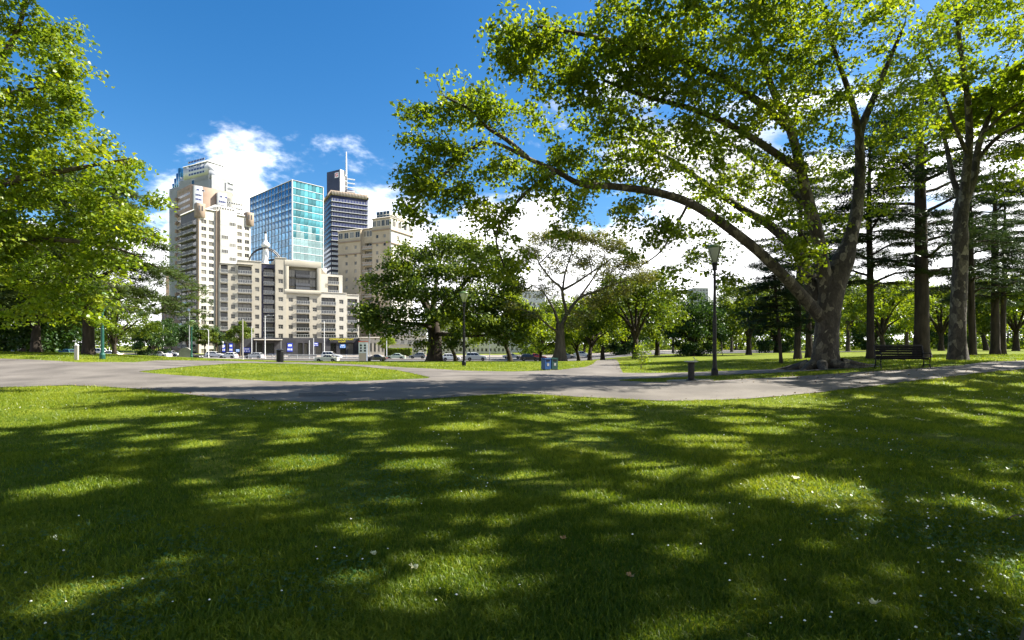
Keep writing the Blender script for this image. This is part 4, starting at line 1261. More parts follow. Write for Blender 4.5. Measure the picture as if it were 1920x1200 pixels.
def facade_mesh(name, w, h, holes, thick, mat, axis='x'):
    xs = sorted({0, w, *[v for q in holes for v in q[:2]]}); zs = sorted({0, h, *[v for q in holes for v in q[2:4]]})
    mb = MB()
    for a, b in zip(xs[:-1], xs[1:]):
        for c, d in zip(zs[:-1], zs[1:]):
            mx, mz = (a + b) / 2, (c + d) / 2
            if any(q[0] < mx < q[1] and q[2] < mz < q[3] for q in holes): continue
            mb.add([(a, 0, c), (b, 0, c), (b, 0, d), (a, 0, d)], [(0, 1, 2, 3)])
    for x0, x1, z0, z1, dp in holes:
        mb.add([(x0, 0, z0), (x1, 0, z0), (x1, 0, z1), (x0, 0, z1), (x0, dp, z0), (x1, dp, z0), (x1, dp, z1), (x0, dp, z1)],
               [(0, 4, 5, 1), (1, 5, 6, 2), (2, 6, 7, 3), (3, 7, 4, 0)])
    mb.add([(0, 0, 0), (w, 0, 0), (w, 0, h), (0, 0, h), (0, thick, 0), (w, thick, 0), (w, thick, h), (0, thick, h)],
           [(1, 0, 4, 5), (2, 1, 5, 6), (3, 2, 6, 7), (0, 3, 7, 4)])
    if axis == 'y': mb.v = [(y, x, z) for x, y, z in mb.v]; mb.f = [tuple(reversed(f)) for f in mb.f]
    return mb.mesh(name, mat)

_fr = {}
def frame_mesh(mat, nx, nz, axis, t=.09):
    key = (mat.name, nx, nz, axis, t)
    if key not in _fr:
        mb = MB()
        mb.box(0, t, 0, 1, 0, 1); mb.box(1 - t, 1, 0, 1, 0, 1); mb.box(t, 1 - t, 0, 1, 0, t); mb.box(t, 1 - t, 0, 1, 1 - t, 1)
        for k in range(1, nx): mb.box(k / nx - t * .3, k / nx + t * .3, .1, .9, t, 1 - t)
        for k in range(1, nz): mb.box(t, 1 - t, .15, .85, k / nz - t * .3, k / nz + t * .3)
        pm = MB().box(t * .5, 1 - t * .5, .45, .6, t * .5, 1 - t * .5)
        if axis == 'y':
            for q in (mb, pm): q.v = [(y, x, z) for x, y, z in q.v]; q.f = [tuple(reversed(f)) for f in q.f]
        _fr[key] = (mb.mesh('window', mat), pm)
    return _fr[key]
_pane = {}
def window(parent, s0, s1, z0, z1, d, fm, gm, nx=1, nz=1, axis='x', off=(0, 0, 0), t=.09):
    me, pm = frame_mesh(fm, nx, nz, axis, t)
    k = (fm.name, nx, nz, axis, t, gm.name)
    if k not in _pane: _pane[k] = pm.mesh('pane', gm)
    loc = (off[0] + s0, off[1] + d, off[2] + z0) if axis == 'x' else (off[0] + d, off[1] + s0, off[2] + z0)
    o = link('window', me, parent, loc)
    o.scale = (s1 - s0, .12, z1 - z0) if axis == 'x' else (.12, s1 - s0, z1 - z0)
    link('pane', _pane[k], o)
    return o
_bal = {}
def balcony(parent, s0, s1, z, d0, d1, mat, rmat, axis='x', off=(0, 0, 0), slab=.22, rail=1.0, posts=6, panel=None):
    """slab from d0 (outside) to d1 (inside) with a railing at its front"""
    w = s1 - s0
    key = (round(w, 2), round(d0, 2), round(d1, 2), mat.name, rmat.name, axis, slab, rail, posts, panel.name if panel else '')
    if key not in _bal:
        sb = MB().box(0, w, d0, d1, -slab, 0)
        rb = MB().box(0, w, d0, d0 + .06, rail - .07, rail).box(0, w, d0, d0 + .05, .08, .14)
        for k in range(posts + 1): 
            x = w * k / posts
            rb.box(max(0, x - .03), min(w, x + .03), d0 + .005, d0 + .045, 0, rail - .07)
        if d0 < 0:
            rb.box(0, .05, d0 + .06, 0, rail - .07, rail).box(w - .05, w, d0 + .06, 0, rail - .07, rail)
        pb = MB().box(.06, w - .06, d0 + .015, d0 + .035, .15, rail - .08)
        if axis == 'y':
            for q in (sb, rb, pb): q.v = [(y, x, zz) for x, y, zz in q.v]; q.f = [tuple(reversed(f)) for f in q.f]
        _bal[key] = (sb.mesh('balcony', mat), rb.mesh('railing', rmat), pb.mesh('railing_panel', panel) if panel else None)
    a, b, c = _bal[key]
    loc = (off[0] + s0, off[1], off[2] + z) if axis == 'x' else (off[0], off[1] + s0, off[2] + z)
    o = link('balcony', a, parent, loc)
    link('railing', b, o)
    if c: link('railing_panel', c, o)
    return o

class Site:
    """a building's corner, turned by th; lengths of its two faces from the pixels of their ends"""
    def __init__(s, name, label, px, Y, th, zb, cat='building', pxl=None, pxr=None):
        s.th = R(th); s.Y = Y; s.zb = zb; s.x = (px - 960) / F * Y
        s.root = empty(name, (s.x, Y, zb), s.th, label, cat)
        s.t = s.sx(pxr) if pxr else None
        s.s = s.sy(pxl) if pxl else None
    def sx(s, px):
        u = (px - 960) / F; c, n = math.cos(s.th), math.sin(s.th)
        return (u * s.Y - s.x) / (c - u * n)
    def sy(s, px):
        u = (px - 960) / F; c, n = math.cos(s.th), math.sin(s.th)
        return (s.x - u * s.Y) / (n + u * c)
    def h(s, py, Y=None):
        return EYE - (py - HZ) / F * (Y or s.Y) - s.zb

# ---- cream apartment block with shops
def cream_block():
    S = Site('apartment_block', 'cream eight-storey apartment block with recessed balconies above dark shops', 412, 157, 30, -1.55, pxr=676)
    A = S.root; YM = 165.0
    H = lambda py: S.h(py, YM)
    X = S.sx
    rows = [501, 518, 535, 552, 569, 586, 603.5, 620.5, 633]
    def win_holes(a, b, r0, r1): return [(X(a), X(b), H(rows[i] + 13.2), H(rows[i] + 5), .28) for i in range(r0, r1)]
    def bal_holes(a, b, r0, r1): return [(X(a), X(b), H(rows[i + 1] - .6), H(rows[i] + 2.2), 1.5) for i in range(r0, r1)]
    def block(p0, p1, top, holes, mat, y=0.0, bot=633.4, depth=16):
        x0, x1 = X(p0), X(p1); zb, zt = H(bot), H(top)
        me = facade_mesh('wall', x1 - x0, zt - zb, [(a - x0, b - x0, c - zb, d - zb, e) for a, b, c, d, e in holes], 1.52, mat)
        link('wall', me, A, (x0, y, zb))
        box('wall', A, mat, x0 + .01, x1 - .01, y + 1.52, y + depth, zb, zt - .02)
        box('parapet', A, M['slabc'], x0 - .05, x1 + .05, y - .12, y + .3, zt, zt + .28)
    def fill(holes, kind, y=0.0, fm=None, n=3):
        for (x0, x1, z0, z1, dp) in holes:
            if kind == 'w': window(A, x0, x1, z0, z1, y + dp - .13, M['slabc'], M['win'], 2, 2)
            else:
                window(A, x0, x1, z0, z1, y + dp - .13, fm or M['darkmetal'], M['win'], n, 1, t=.05)
                balcony(A, x0 - .1, x1 + .1, z0, y - .45, y + 1.3, M['slabc'], M['railing'], panel=M['glass_dark'])
    hA = bal_holes(414, 427, 0, 8); wA = win_holes(433, 441, 0, 8)
    block(412, 445, 501.5, [h for h in hA if h[3] < H(503)] + wA, M['cream']); fill([h for h in hA if h[3] < H(503)], 'b'); fill(wA, 'w')
    hB = bal_holes(446.5, 472, 0, 8); wB = win_holes(478, 486, 0, 8)
    block(445, 490, 494, hB + wB, M['cream']); fill(hB, 'b'); fill(wB, 'w')
    box('cornice', A, M['slabc'], X(443), X(474), -.8, .0, H(501), H(499.4))
    hC = bal_holes(495, 515, 0, 8)
    block(490, 516, 496, hC, M['navydark'], 1.3); fill(hC, 'b', 1.3)
    wD = win_holes(521.5, 530.5, 0, 8)
    block(516, 537, 484.5, wD, M['cream'], -.4); fill(wD, 'w', -.4)
    big = [(X(541), X(594), H(541.5), H(498), 1.5)]
    w1 = win_holes(541, 549.5, 3, 8); w2 = win_holes(586, 594.5, 3, 8); hE = bal_holes(556, 580, 3, 8)
    block(537, 601, 487.5, big + [h for h in w1 + w2 + hE if h[3] < H(547)], M['cream'])
    for k in (w1, w2): fill([h for h in k if h[3] < H(547)], 'w')
    fill([h for h in hE if h[3] < H(547)], 'b')
    x0, x1, z0, z1, _ = big[0]
    # the square surround that stands proud of the wall, and its three glazed storeys
    box('surround', A, M['cream'], X(533.5), X(602), -.5, -.02, H(498), H(486.5))
    box('surround', A, M['cream'], X(533.5), X(602), -.5, -.02, H(549), H(541.5))
    box('surround', A, M['cream'], X(533.5), x0, -.5, -.02, H(541.5), H(498))
    box('surround', A, M['cream'], x1, X(602), -.5, -.02, H(541.5), H(498))
    for i in range(3):
        a, b = H(rows[i + 1] - .6), H(max(rows[i] + 2, 498.5))
        if i == 2: a = H(541.3)
        w = (x1 - x0) / 4
        window(A, x0, x0 + w, a, b, 1.2, M['darkmetal'], M['win'], 2, 1, t=.05)
        window(A, x0 + w, x1 - w, a, b, 1.35, M['darkmetal'], M['win'], 4, 1, t=.04)
        window(A, x1 - w, x1, a, b, 1.2, M['darkmetal'], M['win'], 2, 1, t=.05)
        balcony(A, x0 + w, x1 - w, a, -.2, 1.2, M['charcoal'], M['darkmetal'], panel=M['glass_dark'])
    hF = bal_holes(602.5, 629, 3, 8); wF = win_holes(636, 644, 3, 8)
    block(601, 650, 545, hF + wF, M['cream_lt']); fill(hF, 'b', n=4); fill(wF, 'w')
    hG = bal_holes(652, 671, 3, 8)
    block(650, 674, 547, hG, M['cream_lt'], .6); fill(hG, 'b', .6)
    # set-back upper storeys
    x0, x1 = X(603), X(648)
    hs = [(X(620) - x0, X(641) - x0, .4, 3.0, 1.3), (X(620) - x0, X(641) - x0, 3.4, 5.9, 1.3)]
    link('wall', facade_mesh('wall', x1 - x0, H(505) - H(545), hs, 1.4, M['cream_lt']), A, (x0, 4.5, H(545)))
    box('wall', A, M['cream_lt'], x0, x1, 5.9, 14, H(545), H(505) - .02)
    for q in hs:
        window(A, x0 + q[0], x0 + q[1], H(545) + q[2], H(545) + q[3], 5.7, M['darkmetal'], M['win'], 3, 1, t=.05)
        balcony(A, x0 + q[0], x0 + q[1], H(545) + q[2], 4.2, 5.7, M['slabc'], M['railing'], panel=M['glass_dark'])
    box('stair_head', A, M['white_r'], X(607), X(618), 5, 10, H(505), H(493))
    # ground floor shops
    zt = H(633.4)
    x0, x1 = 0.0, S.t
    gaps = [(X(416), X(425)), (X(429), X(437)), (X(441), X(451)), (X(476), X(492)), (X(498), X(514)), (X(558), X(567)), (X(570), X(577)), (X(592), X(603)), (X(619), X(630)), (X(637), X(648)), (X(652), X(663))]
    me = facade_mesh('shop_front', x1 - x0, zt, [(a, b, .25, zt - 1.6, 1.0) for a, b in gaps], 1.52, M['charcoal'])
    link('shop_front', me, A, (x0, -.6, 0))
    box('wall', A, M['charcoal'], x0 + .01, x1 - .01, .92, 16, 0, zt)
    for q, (a, b) in enumerate(gaps): window(A, a, b, .25, zt - 1.6, .1, M['darkmetal'], M['win'], 2 if q % 2 else 1, 1, t=.05)
    for a, b, p0, p1, m in ((429.5, 436, 644, 660, 'blueposter'), (416.5, 422, 645, 660, 'blueposter'), (538, 548, 643, 660, 'blueposter'), (587.5, 596, 642, 649, 'blueposter'), (636.5, 647, 645, 653, 'skyposter'), (442, 449, 655, 660, 'skyposter'), (456, 469, 652, 661, 'blueposter')):
        o = box('poster', A, M[m], X(a), X(b), -.68, -.61, S.h(p1), S.h(p0))
        n = 3 if (b - a) > 8 else 2
        w = X(b) - X(a); hh = S.h(p0) - S.h(p1)
        pr = MB()
        for k in range(n):
            pr.box(X(a) + w * (k + .22) / n, X(a) + w * (k + .78) / n, -.70, -.685, S.h(p1) + hh * .15, S.h(p1) + hh * .38)
        pr.box(X(a) + w * .15, X(a) + w * .85, -.70, -.685, S.h(p1) + hh * .62, S.h(p1) + hh * .84)
        pr.build('print', M['whiteprint'], o).matrix_parent_inverse = Matrix.Diagonal((1, 1, 1, 1))
        c = o.children[0]; c.parent = A
    # canopy over the entrance
    box('canopy', A, M['slabc'], X(475), X(527), -3.4, -.62, H(638.5), H(636.5))
    for p in (478, 524): box('canopy_post', A, M['greymetal'], X(p), X(p) + .15, -3.2, -3.05, 0, H(638.5))
    # fascia sign over the convenience shop
    box('sign_board', A, M['charcoal'], X(617), X(662), -.9, -.62, zt - 1.45, zt + .15)
    def text(body, px, z, size, mat):
        cu = bpy.data.curves.new('lettering', 'FONT'); cu.body = body; cu.size = size; cu.extrude = .02; cu.align_x = 'CENTER'
        cu.materials.append(mat)
        tmp = bpy.data.objects.new('lettering', cu)
        o = link('lettering', bpy.data.meshes.new_from_object(tmp), A, (X(px), -.93, z)); o.rotation_euler = (R(90), 0, 0)
        bpy.data.objects.remove(tmp)
        return o
    text('CONVENIENCE MART', 639.5, zt - .60, .78, M['yellowprint'])
    text('& CAFE', 640, zt - 1.32, .70, M['yellowprint'])
    box('sign_board', A, M['whiteprint'], X(416), X(419), -1.4, -1.3, H(652), H(640))
    # white spire between two dark arches on the roof
    xs = X(501.5); ys = 6.0
    zb = H(497)
    sp = MB().lathe([(1.25, 0), (1.25, .6), (1.0, .7), (.95, 2.5), (.82, 5.0), (.70, 6.0), (1.0, 6.2), (1.35, 6.7), (1.15, 7.3), (.55, 8.0), (.38, 8.6), (.32, 10.2), (.28, 10.4)], 14, (xs, ys))
    spo = sp.build('spire', M['whitemetal'], A, (0, 0, zb), True)
    MB().lathe([(.05, 10.3), (.32, 10.45), (.42, 10.8), (.32, 11.15), (.05, 11.3)], 10, (xs, ys)).build('finial', M['darkmetal'], A, (0, 0, zb), True)
    for off, hh, wd in ((0, 7.2, 5.0), (2.5, 3.2, 3.6)):
        for yy in (ys - 1.2 + off * .3, ys + 1.2):
            pts = [(xs + off + wd * math.cos(a), yy, zb + hh * max(0, math.sin(a)) * .85 - .3) for a in np.linspace(0, math.pi, 15)]
            MB().tube(pts, .22, 6).build('arch', M['darkmetal'], A)
    return S
cream_block()

# ---- white tower with the dark balcony side
def white_tower():
    S = Site('apartment_tower', 'tall white apartment tower with a dark side of stacked balconies', 373, 200, 50, -1.55, pxl=339, pxr=470)
    A = S.root; t, s = S.t, S.s
    Htop = S.h(392); fl = 2.72; n = 19
    z_of = lambda i: Htop - 2.9 - (i + 1) * fl
    cols = [S.sx(382), S.sx(396), S.sx(449), S.sx(463)]
    hs = []
    for i in range(n):
        for c in cols: hs.append((c - .9, c + .9, z_of(i) + .5, z_of(i) + 2.05, .3))
    me = facade_mesh('wall', t, Htop, hs, .5, M['white_r']); link('wall', me, A)
    box('wall', A, M['white_r'], .02, t - .02, .5, s, 0, Htop - .02)
    for q in hs: window(A, q[0], q[1], q[2], q[3], .16, M['slabc'], M['win'], 2, 1)
    # tan strip and the glazed bay with pale spandrels
    a, b, c = S.sx(404), S.sx(411), S.sx(441)
    box('tan_strip', A, M['tan'], a, b, -.5, .0, 0, Htop + .6)
    box('bay', A, M['white_r'], b, c, -1.3, .0, 0, Htop + 1.2)
    m = (b + c) / 2
    for i in range(n):
        for x0, x1 in ((b + .25, m - .15), (m + .15, c - .25)):
            window(A, x0, x1, z_of(i) + 1.0, z_of(i) + 2.4, -1.36, M['palegrey'], M['win'] if (i * 7 + int(x0)) % 5 < 2 else M['palegrey'], 4, 1, t=.05)
    # cornice, corner caps and penthouse
    box('cornice', A, M['white_r'], -.2, t + .2, -.25, s, Htop, Htop + .7)
    box('penthouse', A, M['white_r'], b - 1, c + 1, 1.5, s - 2, Htop + .7, Htop + 3.2)
    for k in range(7): window(A, b - .4 + k * (c - b + .8) / 7, b - .4 + (k + .8) * (c - b + .8) / 7, Htop + 1.2, Htop + 2.8, 1.42, M['whitemetal'], M['win'])
    for x0, x1 in ((-.9, 2.0), (t - 1.8, t + 1.0)):
        o = box('corner_cap', A, M['tan'], x0, x1, -.7, 2.2, Htop - 3.0, Htop + 2.2)
        for k in range(2): box('slot', A, M['charcoal'], x0 + .6 + k * 1.0, x0 + 1.1 + k * 1.0, -.76, -.69, Htop - .6, Htop + 1.2)
    box('edge_pier', A, M['tan'], -.35, .02, -.3, 1.4, 0, Htop - 3.0)
    # balcony side: its shade is put into a charcoal wall colour
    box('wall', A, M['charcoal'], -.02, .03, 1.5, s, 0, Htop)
    for i in range(n):
        for k in range(3):
            y0 = 2.0 + k * (s - 2.2) / 3
            y1 = y0 + (s - 2.2) / 3 * .80
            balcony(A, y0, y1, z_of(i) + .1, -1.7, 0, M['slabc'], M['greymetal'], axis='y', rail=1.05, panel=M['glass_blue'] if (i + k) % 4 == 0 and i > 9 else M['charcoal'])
            window(A, y0 + .2, y1 - .2, z_of(i) + .15, z_of(i) + 2.3, -.14, M['darkmetal'], M['win'], 3, 1, axis='y', t=.06)
white_tower()

# ---- salmon tower behind it
def salmon_tower():
    S = Site('office_tower', 'salmon stone tower with white bays and navy strip windows behind the white tower', 358, 285, 50, -2, pxl=332, pxr=436)
    A = S.root; t, s = S.t, S.s
    Ht = S.h(345)
    box('wall', A, M['salmon'], 0, t, 0, s, 0, Ht)
    n = 22; st = 3.3
    for i in range(n):
        z = Ht - 5.2 - i * st
        window(A, 1.2, s - 1.2, z, z + 1.5, -.07, M['salmon'], M['glass_dark'], 8, 1, axis='y', t=.03)
    for k in range(4): box('slot', A, M['tan'], -.06, .02, 2 + k * (s - 4) / 4, 2 + k * (s - 4) / 4 + (s - 4) / 6, Ht - 2.6, Ht - 1.4)
    for p0, p1 in ((361, 377), (405, 422)):
        x0, x1 = S.sx(p0), S.sx(p1)
        top = Ht - .8 if p0 < 400 else S.h(352)
        box('bay', A, M['palegrey'], x0, x1, -2.2, -.01, 0, top)
        for i in range(14):
            z = top - 5.4 - i * 2.35
            window(A, x0 + .5, x1 - .4, z, z + 1.1, -2.27, M['palegrey'], M['glass_navy'], 4, 1, t=.03)
        for k in range(2): window(A, x0 + 1 + k * 2.6, x0 + 2.6 + k * 2.6, top - 2.6, top - 1.5, -2.27, M['palegrey'], M['glass_navy'])
    box('wing', A, M['white_r'], S.sx(421), t + 6, -1.2, s * .6, 0, S.h(358))
    for i in range(12):
        z = S.h(358) - 3 - i * 2.6
        window(A, S.sx(422), t + 5, z, z + .9, -1.27, M['whitemetal'], M['glass_dark'], 7, 1, t=.04)
    for k in range(16):
        y0 = s + .2
        box('fin', A, M['tan'], -1.2 + 0, -.05, s - 1.0, s - .1, Ht - 6 - k * 4.4, Ht - 4 - k * 4.4)
salmon_tower()

# ---- tall grey stepped tower
def grey_tower():
    S = Site('skyscraper', 'tallest grey stepped skyscraper with pale crown at the back of the group', 394, 380, 62, -2, pxl=317, pxr=438)
    A = S.root; t, s = S.t, S.s
    H1, H2, H3 = S.h(336), S.h(318), S.h(303)
    box('shaft', A, M['greyclad'], 0, t, 0, s, 0, H1)
    box('upper_shaft', A, M['greyclad'], -.0 + .4, t * .72, .4, s * .74, H1, H2)
    box('crown', A, M['palegrey'], -.6, t * .62, s * .04, s * .62, H2 - 3, H3)
    for i in range(4): window(A, s * .1, s * .5, H2 + i * 3.0 - 1.2, H2 + i * 3.0 + .3, -.7, M['palegrey'], M['glass_navy'], 6, 1, axis='y', t=.04)
    for k in range(34):
        x = 1.0 + k * (t - 2) / 34
        box('fin', A, M['palegrey'], x, x + .28, -.30, -.01, 0, (H1 - .3) if x > t * .72 else H2 - 3.2)
    for k in range(38):
        y = 1.0 + k * (s - 2) / 38
        box('fin', A, M['greyclad'], -.34, -.01, y, y + .45, 0, (H1 - .3) if y > s * .74 else H2 - 3.2)
    for i in range(30):
        z = H1 - 4 - i * 3.9
        window(A, t * .72, t - .5, z, z + 1.6, -.40, M['palegrey'], M['glass_dark'], 8, 1, t=.03)
    window(A, s * .36, s * .42, H1 - 40, H2 - 4, -.45, M['greyclad'], M['glass_dark'], axis='y', t=.02)
    window(A, t * .60, t * .64, H1 - 26, H2 - 6, -.45, M['greyclad'], M['glass_dark'], t=.02)
    box('cornice', A, M['palegrey'], -.9, t * .62 + .3, s * .04 - .3, s * .62 + .3, H3, H3 + .8)
    box('plant_room', A, M['palegrey'], 2, t * .4, s * .12, s * .4, H3 + .8, H3 + 3)
    box('shoulder', A, M['palegrey'], t * .72, t, .2, s * .6, H1, H1 + 2.5)
    for k in range(4): box('side_roof', A, M['glass_blue'], 0 + .5, t * .3, s * (.74 + .05 * k), s * (.79 + .05 * k), H1, H1 + 14 - 3.5 * k)
grey_tower()

# ---- glass tower
def glass_tower():
    S = Site('glass_tower', 'blue and teal mirror-glass office tower behind the cream block', 548, 230, 48.6, -2, pxl=469, pxr=606)
    A = S.root; t, s = S.t, S.s
    Ht = S.h(338)
    box('core', A, M['slate'], .12, t - .12, .12, s - .12, 0, Ht - .1)
    nr, nl, nc = 15, 13, 8
    dz = Ht * .62 / nr
    z0 = Ht * .38
    for i in range(nr):
        for k in range(nl):
            box('glass_pane', A, M['glass_blue'], 0, .10, s * k / nl + .09, s * (k + 1) / nl - .09, z0 + i * dz + .12, z0 + (i + 1) * dz - .12)  # blue of the reflected sky is put into these panes
        for k in range(nc):
            box('glass_pane', A, M['glass_teal'] if i > 6 + (k * 5 + i * 3) % 3 else M['glass_reflect'], t * k / nc + .04, t * (k + 1) / nc - .04, 0, .10, z0 + i * dz + .10, z0 + (i + 1) * dz - .10)  # teal above, pale below: reflections put into the pane colours
    for i in range(nr + 1):
        box('transom', A, M['greymetal'], -.10, .02, 0, s, z0 + i * dz - .07, z0 + i * dz + .07)
        box('transom', A, M['palegrey'], 0, t, -.14, .02, z0 + i * dz - .12, z0 + i * dz + .12)
    for k in range(nl + 1): box('mullion', A, M['greymetal'], -.16, .03, s * k / nl - .07, s * k / nl + .07, z0, Ht)
    box('corner_post', A, M['whitemetal'], -.25, .15, -.25, .15, 0, Ht + .3)
    box('corner_post', A, M['whitemetal'], t - .15, t + .12, -.18, .15, 0, Ht + .2)
    box('podium', A, M['slate'], -.05, t + .05, -.05, s, 0, z0)
    box('coping', A, M['greymetal'], -.2, t + .2, -.2, s + .2, Ht - .08, Ht + .3)
glass_tower()

# ---- navy tower with the logo slab and mast
def navy_tower():
    S = Site('office_tower', 'dark navy office tower topped by a slab with a small square logo and a mast', 621, 300, 30, -2, pxl=605, pxr=690)
    A = S.root; t, s = S.t, S.s
    Ht = S.h(358)
    box('core', A, M['navydark'], 0, t, 0, s, 0, Ht)
    dz = 2.75
    for i in range(22):
        z = Ht - 5.5 - i * dz
        m = M['glass_navy'] if i < 9 else M['palegrey']
        window(A, .3, t - .3, z, z + (1.7 if i < 9 else 1.25), -.10, M['greyclad'] if i < 9 else M['palegrey'], m if i < 9 else M['greyclad'], 12, 1, t=.02)
        box('sunshade', A, M['palegrey'] if i < 9 else M['charcoal'], 0, t, -.75, -.02, z - .32, z - .06)
        window(A, .5, s - .5, z, z + 1.5, -.10, M['charcoal'], M['glass_dark'], 6, 1, axis='y', t=.03)
    box('parapet', A, M['tan'], -.3, t + .3, -.5, s, Ht - 2.2, Ht + .4)
    for k in range(24): box('fin', A, M['slabc'], .3 + k * (t - .6) / 24, .55 + k * (t - .6) / 24, -.62, -.5, Ht - 2.0, Ht + .1)
    # slab
    x0, x1 = 2.2, S.sx(652)
    Hs = S.h(311)
    # the slab is turned against the tower below it
    def local(px, Y):
        v = Matrix.Rotation(-S.th, 3, 'Z') @ (Vector(((px - 960) / F * Y, Y, 0)) - Vector((S.x, S.Y, 0)))
        return (v.x, v.y, 0)
    sl = local(637, 306)
    def turned(name, mat, mb):
        o = mb.build(name, mat, A, sl); o.rotation_euler = (0, 0, R(30)); return o
    turned('slab', M['slate'], MB().box(0, 3.6, 0, 10.7, Ht + .2, Hs))
    turned('slab_end', M['palegrey'], MB().box(.02, 3.7, -.3, 0, Ht + .2, Hs + .1))
    turned('stair_shaft', M['greyclad'], MB().box(3.7, 6.0, .3, 8, Ht + .2, Hs - 1.5))
    for k in range(3): turned('vent', M['charcoal'], MB().box(3.9, 5.4, .1, .3, Hs - 4.8 - k * 3.0, Hs - 2.6 - k * 3.0))
    box('rear_block', A, M['navydark'], x1 + .1, S.sx(668), 3, 10, Ht + .4, S.h(348))
    for k in range(4): box('louvre', A, M['palegrey'], x1 + .1, S.sx(668), 2.9, 3.0, Ht + 1.6 + k * 2.4, Ht + 2.3 + k * 2.4)
    MB().lathe([(.5, 0), (.42, 7), (.3, 13), (.12, 13.2)], 10, (x1 + .3, 5.0)).build('mast', M['whitemetal'], A, (0, 0, Hs - 2))
    # square logo: white tile with an open red ring
    y1 = .9; w = 3.0; z0 = Hs - 4.4
    turned('logo_tile', M['whiteprint'], MB().box(-.12, -.01, y1, y1 + w, z0, z0 + w))
    lg = MB()
    for (a, b, c, d) in ((.18, .82, .68, .84), (.66, .82, .2, .68), (.18, .66, .2, .34), (.18, .34, .34, .52), (.34, .52, .42, .52)):
        lg.box(-.17, -.125, y1 + w * a, y1 + w * b, z0 + w * c, z0 + w * d)
    turned('logo_mark', M['redprint'], lg)
navy_tower()

# ---- beige apartment block
def beige_block():
    S = Site('apartment_block', 'beige apartment block with stepped penthouses behind the broad elm', 731, 188, 65, -1.6, pxl=634, pxr=772)
    A = S.root; t, s = S.t, S.s
    Y2 = lambda px: S.sy(px)
    def hh(py, px): 
        y = S.Y + math.cos(S.th) * Y2(px); return S.h(py, y)
    segs = [(731, 698, 410, 0.0, 'beige'), (698, 676, 428, 1.6, 'beige'), (676, 634, 433, 0.0, 'beige')]
    fl = 2.9
    for p0, p1, top, dx, m in segs:
        y0, y1 = Y2(p0), Y2(p1); zt = hh(top, (p0 + p1) / 2)
        n = int((zt - 8) / fl)
        hs = []
        if dx:
            hs = [(.6, y1 - y0 - .6, zt - 4.5 - (i + 1) * fl + .1, zt - 4.5 - (i + 1) * fl + 2.4, .9) for i in range(n)]
        else:
            for i in range(n):
                for f in ((.3, .72) if p0 > 700 else (.22, .62)):
                    c = (y1 - y0) * f; z = zt - 6.8 - (i + 1) * fl + fl
                    hs.append((c - .55, c + .55, z, z + 1.25, .25))
        link('wall', facade_mesh('wall', y1 - y0, zt, hs, 1.0, M[m], 'y'), A, (dx, y0, 0))
        box('wall', A, M[m], dx + 1.0, t, y0 + .01, y1 - .01, 0, zt - .02)
        for q in hs:
            window(A, q[0], q[1], q[2], q[3], q[4] - .13, M['slabc'], M['win'], 3 if dx else 1, 1, 'y', (dx, y0, 0), t=.06)
            if dx: balcony(A, q[0] - .3, q[1] + .3, q[2], -1.2, .8, M['slabc'], M['railing'], 'y', (dx, y0, 0), panel=M['tan'])
        if not dx:
            for k in range(2): box('cornice', A, M['tan'], dx - .35, dx - .01, y0 - .1, y1 + .1, zt - 4.2 - k * 4.6, zt - 3.8 - k * 4.6)
        # glazed top storey
        box('coping', A, M['slabc'], dx - .3, t, y0 - .05, y1 + .05, zt, zt + .4)
        m2 = 4
        for k in range(m2): window(A, y0 + (y1 - y0) * (k + .1) / m2, y0 + (y1 - y0) * (k + .9) / m2, zt - 2.8, zt - .5, dx - .08, M['cream_lt'], M['win'], 2, 1, 'y', t=.07)
    # sunward end: its brightness is put into white render
    zt = S.h(410)
    hs = []
    for i in range(int((zt - 8) / fl)):
        for f in (.3, .65): hs.append((t * f - .6, t * f + .6, zt - 6.8 - i * fl, zt - 5.5 - i * fl, .25))
    link('wall', facade_mesh('wall', t, zt - .02, hs, .6, M['white_r']), A, (0, -.6, 0))
    for q in hs: window(A, q[0], q[1], q[2], q[3], -.48, M['slabc'], M['win'], 2, 1)
    for k in range(2): box('cornice', A, M['tan'], -.2, t + .2, -.95, -.62, zt - 4.2 - k * 4.6, zt - 3.8 - k * 4.6)
    for k in range(4): window(A, t * (k + .15) / 4, t * (k + .8) / 4, zt - 2.8, zt - .5, -.68, M['white_r'], M['win'])
    # penthouse lantern
    y0, y1 = Y2(729), Y2(704); zp = S.h(395)
    box('penthouse', A, M['cream_lt'], .6, t - 2, y0, y1, zt + .4, zp)
    for r_ in range(2):
        for k in range(4): window(A, y0 + (y1 - y0) * (k + .05) / 4, y0 + (y1 - y0) * (k + .95) / 4, zt + .5 + r_ * (zp - zt) / 2.1, zt + .5 + (r_ + .9) * (zp - zt) / 2.1, .5, M['greymetal'], M['glass_dark'], 1, 1, 'y')
    MB().lathe([(.06, 0), (.05, 5), (.02, 5.1)], 6, (t * .8, 3)).build('antenna', M['greymetal'], A, (0, 0, zt))
beige_block()

